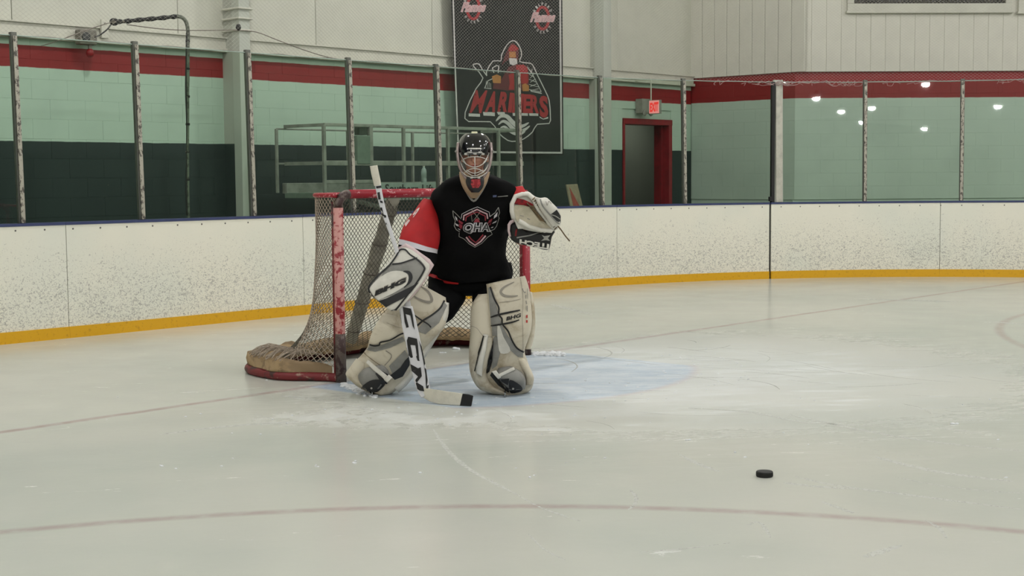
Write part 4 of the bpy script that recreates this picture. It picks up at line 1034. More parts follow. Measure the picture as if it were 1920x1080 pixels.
onp('boot_shadow_panel', [q8([(270, 850), (330, 910), (350, 940), (410, 990), (405, 1020), (320, 960), (255, 880)]), q8([(340, 910), (410, 905), (400, 960), (350, 930)])], hB, m_pblk, bootR, .006)
build('toe_strap', loft([(932, 702, 934, 709, 8.765, .012), (944, 697, 946, 703, 8.755, .012), (958, 690, 961, 696, 8.76, .012), (963, 688, 966, 693, 8.77, .012)], seg=14, e=3), m_padw, padR, smooth=True)
build('strap_buckle', loft([(922, 697, 934, 711, 8.765, .02), (930, 694, 940, 708, 8.76, .02)], seg=14, e=3), m_padw, padR, smooth=True)
build('boot_rivet', lathe(P(962, 729, 8.745), [(.007, 0), (.005, .004)], V((0, -1, 0)), 10), m_silv, bootR)
# skate blades under the boots
m_steel = M('blade_steel', (170, 172, 174), .25, .9)
for (x0, x1, y) in ((676, 722, 742), (922, 972, 743)):
    a, b = G(x0, y + 1), G(x1, y + 1); m_ = (a + b) / 2 + V((0, .10, 0))
    build('skate_blade', boxc(m_ + Z * .016, V((.0025, 0, 0)), V((0, .14, 0)), Z * .016), m_steel, person)

# ---- blocker
def bd(x, y): return 8.56 + (x - 750) * -.0004 + (y - 520) * -.0006
blk = build('blocker', plate([(757, 463), (772, 466), (790, 478), (805, 492), (806, 505), (796, 525), (778, 548), (756, 573), (741, 583), (728, 580), (706, 562), (691, 548), (690, 537), (700, 525), (722, 499), (740, 476), (748, 466)], bd, .055, .012, 5), m_padw, person, smooth=True)
tag(blk, 'white and grey rectangular blocker glove held before the knee')
q4 = lambda pts: [(660 + x / 6.75, 440 + y / 6.75) for x, y in pts]
build('blocker_cuff', loft([(748, 462, 770, 462, 8.66, .10), (742, 470, 800, 484, 8.66, .12), (738, 484, 806, 500, 8.66, .12), (736, 505, 796, 520, 8.66, .10)], seg=24, e=2.5), m_pblk, blk, smooth=True)
build('thumb_roll', tube([P(x, y, bd(x, y) + .02) for x, y in q4([(590, 190), (680, 140), (760, 190), (850, 260), (960, 340), (1010, 385), (960, 470), (900, 580), (800, 720), (700, 840)])], [.012, .015, .017, .018, .019, .014, .013, .012, .010, .008], 12), m_pink, blk, smooth=True)
build('palm_grip', loft([(736, 500, 782, 510, 8.66, .07), (730, 530, 776, 540, 8.66, .08), (728, 556, 756, 562, 8.65, .06)], seg=20, e=2.3), m_pblk, blk, smooth=True)
hK = bvh_hit(blk)
onp('grey_field', [q4([(470, 380), (620, 365), (820, 300), (930, 410), (920, 470), (830, 610), (640, 720), (400, 800), (300, 820), (330, 640), (400, 470)])], hK, m_pgry, blk, .003)
onp('white_oval', [[(660 + x / 6.75, 440 + y / 6.75) for x, y in [(215, 690), (300, 590), (420, 500), (520, 460), (640, 465), (700, 500), (715, 560), (680, 640), (560, 720), (420, 790), (300, 835), (240, 790)]]], hK, m_padw, blk, .005)
onp('black_swoosh', stroke(q4([(650, 465), (720, 480), (745, 540), (720, 610), (660, 670)]), lambda t: 1.5 + 5.5 * math.sin(math.pi * min(1, t * 1.1)) ** 1.0 if t < .9 else 2, k=4), hK, m_pdk, blk, .007)
onp('dark_band', [q4([(300, 850), (430, 810), (600, 730), (760, 650), (850, 600), (740, 740), (640, 810), (540, 860), (400, 935)])], hK, m_pdk, blk, .0065)
onp('black_stripe', stroke(q4([(510, 375), (620, 362), (720, 330), (825, 295)]), 3.0), hK, m_pblk, blk, .006)
CB = V((605, 600))
onp('border_piping', stroke(q4([(605 + (x_ - 605) * .955, 600 + (y_ - 600) * .965) for x_, y_ in [(205, 720), (215, 640), (330, 510), (470, 380), (560, 260), (610, 180), (680, 180), (740, 240), (830, 300), (925, 400), (915, 470), (820, 620), (700, 780), (620, 880), (550, 960), (480, 985), (420, 955), (300, 850)]]), 3.0, True, 3), hK, m_pblk, blk, .008)
bm = text2d('BHG', (702, 556.5), (59, -26.5), (2.4, -12.5), bold=.10, maxlen=5); lay('blocker_lettering', None, hK, m_pgry2, blk, .0075, bm=bm)
bm = text2d('BHG', (703.2, 555.2), (56.6, -25.2), (1.9, -10.0), bold=.07, maxlen=5); lay('blocker_lettering', None, hK, m_pblk, blk, .0085, bm=bm)

# ---- catching glove
c5 = lambda pts: [(930 + x / 7.713, 340 + y / 7.713) for x, y in pts]
def cdp(x, y): return 8.66 + (x - 1000) * .0012
glove = build('catching_glove', plate(c5([(215, 420), (215, 330), (270, 215), (370, 170), (460, 145), (560, 215), (640, 240), (740, 240), (860, 375), (920, 470), (935, 560), (925, 650), (850, 715), (760, 740), (600, 735), (420, 700), (310, 640), (250, 540)]), cdp, .10, .0, 4), m_padw, person, smooth=True)
tag(glove, 'white and black catching glove held open at shoulder height')
# hollow pocket: bowl sunk behind the rim, rim bead in front
def bowl(poly, depth, d0=.0):
    pts = smooth_pts([V((x, y, 0)) for x, y in poly], 3, True); n = len(pts); c = sum(pts, V((0, 0, 0))) / n; vs, fs = [], []
    R = [(1.0, -.022), (.97, -.012), (.85, .004), (.6, .018), (.3, .024)]
    for f, dz in R: vs += [P(*((c + (p - c) * f)[:2]), cdp(*((c + (p - c) * f)[:2])) - .022 + (dz + .022) * depth) for p in pts]
    for i in range(len(R) - 1):
        for k in range(n): fs.append((i * n + k, i * n + (k + 1) % n, (i + 1) * n + (k + 1) % n, (i + 1) * n + k))
    vs.append(P(c.x, c.y, cdp(c.x, c.y) - .022 + .046 * depth)); fs += [((len(R) - 1) * n + k, (len(R) - 1) * n + (k + 1) % n, len(vs) - 1) for k in range(n)]
    return vs, fs
pocket = build('glove_pocket', bowl(c5([(265, 360), (380, 345), (480, 370), (560, 400), (640, 500), (720, 600), (800, 680), (700, 700), (560, 690), (420, 640), (320, 590), (268, 500)]), .38), M('pocket_cream', (196, 188, 164), .6, var=.12, scale=14), glove, smooth=True)
hG = bvh_hit(glove, pocket)
onp('red_lining', [c5([(262, 330), (285, 240), (400, 262), (500, 310), (560, 350), (540, 385), (400, 345)])], hG, m_dred, glove, .006)
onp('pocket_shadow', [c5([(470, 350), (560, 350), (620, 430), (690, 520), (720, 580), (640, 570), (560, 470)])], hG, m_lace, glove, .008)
build('glove_rim', tube([P(x, y, cdp(x, y) - .018) for x, y in c5([(255, 540), (228, 430), (228, 330), (282, 215), (380, 185), (460, 185), (540, 260), (570, 330), (620, 420), (690, 510), (760, 600), (840, 680), (800, 715), (640, 705), (480, 655), (330, 570)])], .0135, 12), m_padw, glove, smooth=True)
lac = []
for k in range(16):
    t = k / 15; x = 545 + t * 320; y = 250 + t * 430; x, y = c5([(x, y)])[0]
    lac.append(tube([P(x - 2.4, y + 2.0, cdp(x, y) - .03), P(x, y, cdp(x, y) - .040), P(x + 2.2, y - 2.2, cdp(x, y) - .028)], .0032, 6))
for k in range(9):
    t = k / 8; x = 470 + t * 220; y = 330 + t * 240; x, y = c5([(x, y)])[0]
    lac.append(tube([P(x - 3, y - 3, cdp(x, y) - .028), P(x, y + 1, cdp(x, y) - .026), P(x + 3.4, y + 3, cdp(x, y) - .022)], .0035, 6))
tag(build('webbing_laces', add(*lac), m_lace, glove, smooth=True), kind='stuff')
build('thumb_guard', loft([(1004, 371, 1026, 372, 8.625, .06), (1007, 381, 1037, 382, 8.62, .08), (1015, 396, 1048, 394, 8.625, .08), (1026, 412, 1051, 406, 8.64, .08), (1036, 426, 1050, 420, 8.66, .06)], seg=26, e=2.5), m_padw, glove, smooth=True)
hG2 = bvh_hit(bpy.data.objects['thumb_guard'], glove)
onp('grey_band', stroke(c5([(640, 260), (680, 360), (770, 470), (860, 570), (915, 620)]), 2.6), hG2, m_pgry, glove, .006)
onp('dark_wedge', [c5([(790, 480), (875, 410), (930, 500), (930, 600), (870, 570)])], hG2, m_pdk, glove, .006)
onp('grey_band', stroke(c5([(800, 480), (860, 500), (920, 545)]), 1.6), hG2, m_silv, glove, .009)
onp('swoosh_mark', stroke(c5([(720, 290), (740, 350), (760, 290), (800, 330)]), 1.0), hG2, m_pgry2, glove, .006)
onp('stitch_slot', stroke(c5([(345, 490), (370, 500), (400, 503)]), 1.2), hG, m_pgry, glove, .005); onp('stitch_slot', stroke(c5([(450, 535), (470, 545), (490, 552)]), 1.6), hG, m_pgry, glove, .005)
def cdc(x, y): return 8.70 + (y - 450) * .0002
cuff = build('glove_cuff', plate(c5([(180, 650), (195, 600), (280, 585), (330, 680), (520, 720), (700, 745), (850, 720), (810, 800), (790, 900), (765, 985), (700, 990), (560, 955), (340, 905), (240, 860), (195, 790)]), cdc, .06, .008, 3), m_pblk, glove, smooth=True)
build('cuff_edge_roll', tube([P(x, y, cdc(x, y) - .01) for x, y in c5([(205, 800), (185, 720), (188, 630), (215, 590), (280, 560)])], [.006, .008, .010, .011, .009], 10), m_pink, cuff, smooth=True)
build('cuff_white_fin', loft([(964, 411, 969, 410, 8.655, .03), (967, 420, 975, 419, 8.65, .03), (971, 429, 985, 429, 8.65, .03)], seg=14, e=2.4), m_padw, cuff, smooth=True)
hU = bvh_hit(cuff)
onp('red_edge', stroke(c5([(300, 690), (290, 740), (285, 790)]), 3.0), hU, m_dred, cuff, .005)
onp('grey_piping', stroke(c5([(300, 815), (380, 800), (500, 780), (620, 745), (720, 735)]), lambda t: 2.6 - 1.2 * t), hU, m_pgry, cuff, .006)
onp('cuff_emblem', [c5([(660, 775), (700, 790), (735, 785), (785, 778), (750, 820), (780, 862), (720, 850), (650, 862), (695, 822)])], hU, m_silv, cuff, .005)
bm = text2d('ITECH', (1029.5, 457.5), (-55, -9.5), (-1.0, 10.5), bold=.05, maxlen=5); lay('cuff_lettering', None, hU, m_padw, cuff, .006, bm=bm)
build('dangling_lace', tube(smooth_pts([P(1046, 424, 8.70), P(1052, 431, 8.69), P(1059, 441, 8.69), P(1063, 446, 8.69), P(1068, 452, 8.70)], 3), .0042, 7), m_lace, glove, smooth=True)

# ================================================================== GOALIE STICK
stick = empty('goalie_stick', P(790, 745, 8.56).xy.to_3d(), 'white goalie stick with black block letters and taped blade, held by the goaltender', 'hockey stick')
def sd_(y): return 8.60 + (440 - y) * .0002 if y < 560 else 8.576 - (y - 560) * .0002
build('shaft', loft([(695.5, 312, 706.5, 310.5, sd_(312), .024), (699, 330, 710, 328, sd_(330), .024), (703, 348, 714, 346, sd_(348), .024), (712, 388, 722, 386, sd_(388), .024), (727, 432, 735, 430, sd_(432), .024), (740, 472, 748, 470, sd_(472), .024), (752, 520, 761, 518, 8.60, .022), (757, 560, 768, 558, 8.59, .022), (759, 578, 771, 577, 8.585, .02)], seg=20, e=5), m_stw, stick, smooth=True)
shaft = bpy.data.objects['shaft']; hS = bvh_hit(shaft)
build('butt_end_tape', loft([(693.5, 311.5, 707.5, 309.5, sd_(312), .030), (696, 326, 710.5, 324, sd_(326), .028), (699.5, 340, 713.5, 338, sd_(340), .028), (701.5, 349, 714.5, 347, sd_(349), .026)], seg=20, e=3), m_tape, stick, smooth=True)
lay('shaft_marks', [[(702, 350), (714, 348), (715, 352), (703, 354)], [(707.5, 361), (712, 360), (714, 374), (709.5, 374)], [(707, 374.5), (717, 377), (718, 381), (709, 379)], [(713, 389), (716.5, 389), (719, 402), (724, 404), (724, 408), (717, 408)], [(721, 418), (724, 417), (727, 424), (723, 424)], [(723, 432), (727, 431), (730.5, 441), (726, 442)], [(729, 452), (731.5, 451), (734.5, 463), (732, 464)]], hS, m_pblk, shaft, .003, 5)
paddle = build('paddle', loft([(747.5, 574, 773, 574, 8.575, .024), (751.5, 600, 780.5, 602, 8.57, .024), (762, 650, 791, 652, 8.56, .024), (773, 700, 801, 702, 8.555, .024), (782, 732, 806.5, 728, 8.55, .024), (790, 746, 807, 738, 8.548, .022)], seg=24, e=6), m_stw, stick, smooth=True)
hP = bvh_hit(paddle); qs = lambda pts: [(740 + x / 4.905, 560 + y / 4.905) for x, y in pts]
lay('paddle_edge_stripe', [qs([(35, 110), (50, 120), (75, 320), (110, 450), (150, 620), (130, 580), (90, 420), (55, 260)])], hP, m_pblk, paddle, .003)
lay('paddle_edge_stripe', [qs([(222, 380), (246, 440), (284, 620), (303, 750), (318, 775), (303, 850), (290, 850), (283, 700), (258, 540)])], hP, m_pblk, paddle, .0032)
lay('paddle_letters', [qs([(75, 75), (150, 92), (165, 150), (180, 255), (185, 290), (165, 250), (145, 155), (100, 140), (130, 262), (108, 268), (92, 215)]),
    qs([(125, 350), (205, 368), (215, 430), (225, 560), (232, 572), (212, 572), (198, 530), (205, 525), (190, 430), (145, 425), (168, 540), (150, 545), (130, 520), (112, 385)]),
    qs([(145, 600), (215, 640), (240, 630), (250, 712), (205, 770), (262, 805), (272, 852), (230, 845), (185, 812), (172, 768), (215, 716), (158, 665)])] +
    [qs([(165, 250), (195, 300), (200, 350), (180, 300)])][:0], hP, m_pblk, paddle, .0035)
bl = [((787, 728), (793, 745)), ((804, 728.5), (806, 753)), ((825, 731.5), (824, 758)), ((848, 735), (845, 764)), ((868, 738), (862, 766.5)), ((880, 740), (876, 766.5)), ((887, 742), (883, 765))]
vs, fs = [], []
for i, (a, b) in enumerate(bl):
    D = 8.555 - (a[0] - 787) / 100 * .13; D -= .012 * math.sin(math.pi * i / 6) * 0
    for p_ in (a, b):
        for dz in (-.009, .009): vs.append(P(p_[0], p_[1], D + dz))
for i in range(len(bl) - 1):
    k = i * 4; fs += [(k, k + 4, k + 6, k + 2), (k + 1, k + 3, k + 7, k + 5), (k, k + 1, k + 5, k + 4), (k + 2, k + 6, k + 7, k + 3)]
k = (len(bl) - 1) * 4; fs += [(0, 2, 3, 1), (k, k + 1, k + 3, k + 2)]
zmin = min(v.z for v in vs); vs = [v + Z * max(0, .002 - v.z) for v in vs]
blade = build('blade', (vs, fs), m_tape, stick, bevel=.004)
vt = [((867, 738.0), (861.5, 767)), ((879, 739.4), (876, 767)), ((887.6, 742), (884, 765.6))]; v2 = []
for a, b in vt:
    D = 8.555 - (a[0] - 787) / 100 * .13
    for p_ in (a, b):
        for dz in (-.0105, .0105): v2.append(P(p_[0], p_[1], D + dz))
v2 = [v + Z * max(0, .001 - v.z) for v in v2]
f2 = []
for i in range(2):
    k = i * 4; f2 += [(k, k + 4, k + 6, k + 2), (k + 1, k + 3, k + 7, k + 5), (k, k + 1, k + 5, k + 4), (k + 2, k + 6, k + 7, k + 3)]
f2 += [(0, 2, 3, 1), (8, 9, 11, 10)]
build('toe_tape', (v2, f2), M('tape_black', (22, 22, 22), .8), blade, bevel=.004)
# ================================================================== BEHIND THE GLASS AND ON THE WALLS
# ---- hanging banner
m_ban = M('banner_black', (9, 9, 10), .7, var=.15, scale=3); m_bw = M('banner_white', (196, 192, 188), .5); m_br = M('banner_red', (158, 36, 40), .5)
m_bm = M('banner_maroon', (92, 30, 36), .5); m_bt = M('banner_tan', (176, 118, 62), .5); m_bp = M('banner_pink', (206, 176, 176), .5)
NB = 5.80; NX, NY = 26, 46; vs, fs = [], []
for j in range(NY + 1):
    fy = j / NY; y = -150 + (291 + 150) * fy
    xl = 839 + 19.5 * max(0, (y + 150) / 441); xr = 1053 + 3.5 * (y + 150) / 441
    for i in range(NX + 1):
        fx = i / NX; x = xl + (xr - xl) * fx
        n_ = NB + .012 * math.sin(fx * 9 + 1) * (.4 + .6 * (1 - fy)) + .006 * noise.noise(V((fx * 5, fy * 7, 0)))
        vs.append(RN(x, y + fx * 0, n_))
fs = [(j * (NX + 1) + i, j * (NX + 1) + i + 1, (j + 1) * (NX + 1) + i + 1, (j + 1) * (NX + 1) + i) for j in range(NY) for i in range(NX)]
BB = RN(957, 291, NB)
ban = build('hanging_banner', (vs, fs), m_ban, None, wl=BB, smooth=True); so = ban.modifiers.new('thick', 'SOLIDIFY'); so.thickness = .004; so.offset = 0
tag(ban, 'tall black banner with white border and red team lettering hanging on the back wall', 'banner')
build('banner_rod', tube([vs[0] - N * .01 + U * -.05 + Z * .01, vs[NX] - N * .01 + U * .05 + Z * .01], .014, 8), m_trim, ban)
hb = bvh_hit(ban)
def bl_(name, polys, mat, off=.006, ml=14): return lay(name, polys, hb, mat, ban, off, ml)
bl_('banner_border', stroke([(845, -143), (849.5, 0), (854, 150), (859.4, 283)], 2.6, k=3) + stroke([(1049, -143), (1050, 0), (1051.2, 150), (1052.5, 286)], 3.2, k=3) + stroke([(858.2, 284), (950, 285.5), (1054, 286.5)], 3.4, k=3) + stroke([(845, -143), (1049, -143)], 3, k=1), m_bw)
q6 = lambda pts: [(870 + x / 5.4, 70 + y / 5.4) for x, y in pts]
bl_('crest_outline', stroke(q6([(370, 240), (378, 180), (430, 80), (485, 35), (530, 50), (572, 120), (580, 190), (560, 245), (640, 260), (690, 275), (740, 380), (820, 540), (860, 640), (872, 790), (860, 872), (740, 880), (690, 960), (600, 1030), (520, 1052), (440, 1043), (340, 960), (265, 855), (45, 853), (10, 760), (120, 520), (190, 412), (100, 300), (95, 273), (150, 270), (180, 320), (230, 390), (225, 350), (290, 240)]), 1.9, True, 2), m_bw, .008)
# plain stand-in for the emblem figure: hooded coat shape, no face
bl_('emblem_coat', [q6([(450, 300), (540, 270), (640, 290), (660, 400), (650, 520), (560, 540), (440, 540), (290, 520), (300, 450), (380, 420)])], m_bm, .006)
bl_('emblem_coat_front', [q6([(525, 285), (600, 275), (640, 310), (650, 440), (640, 470), (580, 470), (560, 340), (525, 320)]), q6([(450, 380), (520, 350), (525, 530), (450, 530), (460, 470)])], m_br, .008)
bl_('emblem_hood', [q6([(445, 110), (470, 65), (500, 60), (550, 110), (552, 160), (545, 230), (520, 250), (450, 220), (400, 260), (380, 290), (410, 190)])], m_bm, .007)
bl_('emblem_hood_front', [q6([(450, 115), (480, 75), (520, 80), (552, 115), (520, 140), (450, 140)])], m_br, .009)
bl_('emblem_patch', [q6([(455, 145), (520, 145), (525, 205), (455, 205)])], m_bt, .009); bl_('emblem_patch', [q6([(452, 210), (532, 215), (538, 265), (500, 285), (460, 272)])], m_bw, .010)
bl_('emblem_glove', [q6([(280, 395), (330, 375), (372, 395), (370, 465), (290, 462)]), q6([(585, 480), (620, 465), (655, 490), (655, 545), (590, 545)])], m_bt, .010)
bl_('emblem_net', stroke(q6([(300, 360), (285, 310), (330, 285), (350, 290), (345, 360)]), 2.0, k=1) + stroke(q6([(285, 420), (240, 440), (205, 515), (275, 520)]), 1.6, k=1) + [q for k in range(4) for q in stroke(q6([(225 + k * 14, 440 + k * 8), (215 + k * 18, 512)]), .8, k=1)] + [q for k in range(5) for q in stroke(q6([(655, 320 + k * 52), (690 + k * 22, 360 + k * 48)]), 1.0, k=1) + stroke(q6([(690 + k * 16, 320 + k * 50), (668, 372 + k * 42)]), 1.0, k=1)] + stroke(q6([(675, 545), (785, 568)]), 1.8, k=1) + stroke(q6([(640, 300), (700, 390), (780, 550)]), 1.2, k=1), m_bw, .008)
bl_('name_shadow', [q6([(45, 770), (160, 775), (160, 805), (45, 800)]), q6([(190, 755), (310, 758), (310, 798), (195, 792)]), q6([(330, 755), (410, 757), (412, 780), (345, 785)]), q6([(490, 765), (530, 765), (530, 795), (492, 795)]), q6([(575, 766), (645, 768), (645, 795), (578, 793)]), q6([(655, 768), (750, 770), (750, 796), (660, 794)]), q6([(760, 800), (800, 825), (850, 805), (850, 822), (800, 832), (765, 815)])], m_bw, .008)
for ch, x0, wd_, yb, yt in (('M', 52, 120, 765, 535), ('A', 205, 105, 758, 545), ('R', 335, 95, 755, 550), ('I', 438, 40, 760, 560), ('N', 482, 100, 765, 568), ('E', 592, 75, 766, 575), ('R', 668, 90, 768, 582), ('S', 765, 88, 812, 590)):
    sh = 62 - (x0 - 52) * .10; a = q6([(x0, yb)])[0]; b = q6([(x0 + wd_, yb + 3)])[0]; c = q6([(x0 + sh, yt)])[0]
    bm = text2d(ch, a, (b[0] - a[0], b[1] - a[1]), (c[0] - a[0], c[1] - a[1]), bold=.012 if ch == 'M' else .05, maxlen=4); lay('banner_letter', None, hb, m_br, ban, .012, bm=bm)
for w_, pts in ((7.5, [(320, 850), (370, 800), (430, 800), (480, 850), (540, 900), (600, 895), (655, 862)]), (6.4, [(345, 885), (390, 850), (440, 870), (500, 930), (560, 950), (620, 930), (665, 895)]), (5.0, [(365, 915), (410, 905), (450, 940), (510, 975), (570, 980), (620, 950)])):
    bl_('wave_mark', stroke(q6(pts), lambda t, w_=w_: .6 + w_ * math.sin(math.pi * min(1, t * 1.0)) ** .6, k=4), m_bw, .008)
def roundel(cx, cy):
    rx, ry = 11.6, 20.5
    bl_('roundel_ring', stroke([(cx + rx * math.cos(a * math.pi / 12), cy + ry * math.sin(a * math.pi / 12)) for a in range(24)], 5.2, True, 1), m_br, .007)
    for t_, a0, a1, sg in (('MILFORD', -150, -32, 1), ('HOCKEY', 142, 40, -1)):
        for k, ch in enumerate(t_):
            a = math.radians(a0 + (a1 - a0) * k / (len(t_) - 1)); x, y = cx + (rx + 6) * math.cos(a), cy + (ry + 6.0) * math.sin(a)
            ux, uy = (-math.sin(a) * sg, math.cos(a) * sg); vx, vy = (math.cos(a) * sg, math.sin(a) * sg); w_, h_ = 3.2, 5.4
            bm = text2d(ch, (x - ux * w_ / 2 - vx * h_ / 2, y - uy * w_ / 2 - vy * h_ / 2), (ux * w_, uy * w_), (vx * h_, vy * h_), bold=.03, maxlen=3); lay('roundel_letter', None, hb, m_bw, ban, .008, bm=bm)
    bm = text2d('Flames', (cx - 24, cy + 8), (47, 0), (2, -19), bold=.075, shear=.3, maxlen=4); lay('roundel_name', None, hb, m_bp, ban, .010, bm=bm)
    bm = text2d('Flames', (cx - 22.5, cy + 6.2), (44, 0), (2, -15.6), bold=.0, shear=.3, maxlen=4); lay('roundel_name', None, hb, M('banner_rose', (196, 150, 150), .5), ban, .012, bm=bm)
roundel(887, 15); roundel(1017, 34)

# ---- exit sign hung over the door
us = uu(RN(1218, 200, 5.62))
def EX(px, py): return RU(px, py, us)
a, b = EX(1216.5, 190), EX(1236.5, 213); n0, n1 = nn(a), nn(b); z0, z1 = EX(1226, 213.5).z, EX(1226, 187.5).z
ex = empty('exit_sign', UN(us, (n0 + n1) / 2, z0), 'lit red and pale exit sign on a rod above the red framed door', 'sign')
m_sig = emis('exit_face_glow', (.95, .32, .30), .9); m_sigl = emis('exit_letter_glow', (1, .06, .05), .9); m_gbox = M('fixture_grey', (150, 148, 138), .5)
build('sign_housing', boxun(us + .002, us + .055, min(n0, n1), max(n0, n1), z0, z1), m_gbox, ex, bevel=.004)
build('sign_face', boxun(us - .002, us + .002, min(n0, n1) + .008, max(n0, n1) - .008, z0 + .008, z1 - .008), m_sig, ex)
hE = lambda x, y: (RU(x, y, us - .004), -U)
bm = text2d('EXIT', (1218.5, 210.5), (16, -2.2), (0, -17.5), bold=.06, maxlen=6); lay('sign_letters', None, hE, m_sigl, ex, .002, bm=bm)
build('sign_rod', tube([UN(us + .03, max(n0, n1) - .02, z1), UN(us + .03, max(n0, n1) - .02, RU(1217, 150, us).z + .02)], .010, 8), m_trim, ex)
build('rod_bracket', boxun(us + .01, us + .05, max(n0, n1) - .02, 5.93, RU(1217, 150, us).z - .0, RU(1217, 150, us).z + .03), m_trim, ex)
em = empty('emergency_light', RN(1208, 215, 5.9), 'small grey twin emergency light box on the wall beside the exit sign', 'light')
ue, ze = uu(RN(1208, 215, 5.9)), RN(1208, 215, 5.9).z
build('battery_box', boxun(ue - .10, ue + .12, 5.86, 5.995, ze + .02, ze + .24), m_gbox, em, bevel=.008)
for k in (-.07, .09): build('lamp_head', lathe(UN(ue + k, 5.84, ze + .02), [(.022, .03), (.045, 0.0), (.04, -.012)], N, 14), m_gbox, em, smooth=True)

# ---- wall fittings above the glass at the left
fl = empty('flood_light', RN(168, 75, 5.8), 'small dull floodlight box with a red lamp below it on the wall girt', 'light')
uf, zf = uu(RN(166, 70, 5.82)), RN(166, 70, 5.82).z
build('light_box', boxun(uf - .11, uf + .09, 5.80, 5.90, zf - .075, zf + .075), M('fixture_dull', (120, 116, 104), .6, var=.2), fl, bevel=.012)
build('box_lens', lathe(UN(uf - .04, 5.80, zf), [(.05, 0), (.045, .012)], -N, 16), M('lens_dark', (60, 62, 60), .2), fl)
build('lamp_neck', tube([UN(uf + .03, 5.85, zf - .07), UN(uf + .03, 5.85, zf - .12)], .02, 8), m_gbox, fl)
build('red_lamp', ellipsoid(UN(uf + .03, 5.85, zf - .155), U * .042, N * .042, Z * .048, 14, 9), M('lamp_red', (150, 30, 38), .25), fl, smooth=True)
bk = empty('wall_bracket', RN(195, 50, 5.9), 'small white metal bracket plate standing up from the wall girt', 'bracket')
ub_, zb = uu(RN(194, 50, 5.9)), RN(194, 50, 5.9).z
build('plate', boxun(ub_ - .04, ub_ + .04, 5.87, 5.90, zb - .12, zb + .07), m_trim, bk, bevel=.004)
build('bolt', lathe(UN(ub_, 5.87, zb + .03), [(.012, 0), (.010, .012)], -N, 6), m_gbox, bk)
# bent pole standing behind the boards with taped hose
PN = 4.18
def pl(x, y): return RN(x, y, PN)
m_pole = patch('pole_dull_green_grey', (112, 118, 104), (70, 74, 64), 12, .45, .6, .5, .3); m_wrap = patch('wrap_black', (20, 20, 20), (120, 114, 100), 22, .58, .62, .7)
base_p = pl(352.5, 404); base_p.z = 0
po = empty('bent_pole', base_p, 'tall thin pole bent over at the top, wrapped in black tape, behind the left glass', 'pole')
pth = smooth_pts([base_p, pl(352, 330), pl(352, 240), pl(352, 150), pl(352, 90), pl(352.5, 62), pl(350, 44), pl(343, 34), pl(332, 30.5), pl(322, 31)], 4)
build('pole', tube(pth, [.014] * 12 + [.018] * (len(pth) - 12), 10), m_pole, po, smooth=True)
build('wrapped_arm', tube(smooth_pts([pl(330, 31), pl(300, 34), pl(265, 37), pl(235, 40), pl(212, 41)], 5), [.020 + .005 * math.sin(k * 1.9) for k in range(21)], 10), m_wrap, po, smooth=True)
build('arm_end_knot', ellipsoid(pl(214, 41), U * .045, N * .03, Z * .035, 14, 9), m_wrap, po, smooth=True)
build('hanging_hose', tube(smooth_pts([pl(350, 62), pl(349.5, 110), pl(348.5, 170), pl(350.5, 230), pl(350.5, 300), pl(349, 350), pl(350.5, 404)], 5), .009, 7), m_black, po, smooth=True)
build('arm_cord', tube(smooth_pts([pl(210, 44), pl(200, 56), pl(188, 65), pl(178, 70)], 4), .007, 6), m_black, po)
for k in range(6): y = 75 + k * 52; build('pole_tie', tube([pl(352, y), pl(352, y + 4)], .021, 8), m_wrap, po)
def cable(label, pts, n_, r=.005):
    w_ = [RN(x, y, n_) for x, y in pts]; o = build('suspension_cable', tube(smooth_pts(w_, 5), r, 6), m_rope, None, wl=w_[0]); tag(o, label, 'cable'); return o
cable('thin cable rising from the first glass post to the bracket at the left', [(78, 86), (110, 76), (150, 61), (185, 49), (208, 42)], 4.1)
cable('thin slack cable running from the wrapped pole arm to the white column', [(238, 46), (290, 53), (340, 56.5), (390, 57), (446, 56)], 4.3)
cable('thin cable sloping down from the white column to the black banner', [(446, 57), (480, 60), (520, 75), (565, 92), (610, 106), (650, 113), (720, 119), (800, 122), (850, 128)], 4.3)
kn_ = build('cable_clamp', ellipsoid(RN(447, 51, 4.3), U * .03, N * .02, Z * .035, 10, 7), m_black, None, wl=RN(447, 51, 4.3), smooth=True); tag(kn_, 'small black clamp on the cable in front of the white column', 'clamp')

# ---- work platform parked behind the glass
m_rail = M('platform_rail_grey', (150, 152, 142), .5, .2, var=.15, scale=8); m_cab = M('platform_box_green_grey', (110, 126, 112), .5, var=.08)
L5, L6 = 4.75, 5.45
ua, ub2 = uu(RN(607, 240, L5)), uu(RN(980, 285, L5)); zt, zm, zl = RN(700, 236, L5).z, RN(700, 306, L5).z, RN(760, 343, L5).z
lf = empty('work_platform', UN((ua + ub2) / 2, 5.1, 0), 'grey railed work platform parked behind the glass and goal', 'lift')
def rb(name, u0_, u1_, n_, z_, r=.02): return build(name, boxun(u0_, u1_, n_ - r * .7, n_ + r * .7, z_ - r, z_ + r), m_rail, lf, bevel=.006)
rb('top_rail', ua, ub2, L5, zt, .018); rb('mid_rail', ua, ub2, L5, zm, .028); rb('lower_rail', ua, uu(RN(700, 340, L5)), L5, zl + .02, .02)
rb('back_rail', ua - .1, ub2 - .2, L6, zt - .03, .010); rb('back_rail', ua - .1, ub2 - .2, L6, zm, .012)
rb('deck_edge', ua, ub2, L6, zl - .05, .06)
for x in (608, 757, 840, 935):
    u_ = uu(RN(x, 300, L5)); build('rail_post', boxun(u_ - .018, u_ + .018, L5 - .018, L5 + .018, zl - .1, zt), m_rail, lf, bevel=.004)
for k in range(4):
    u_ = ua - .1 + (ub2 - ua - .1) * k / 3; build('rail_post', boxun(u_ - .015, u_ + .015, L6 - .015, L6 + .015, zl - .1, zt - .03), m_rail, lf, bevel=.004)
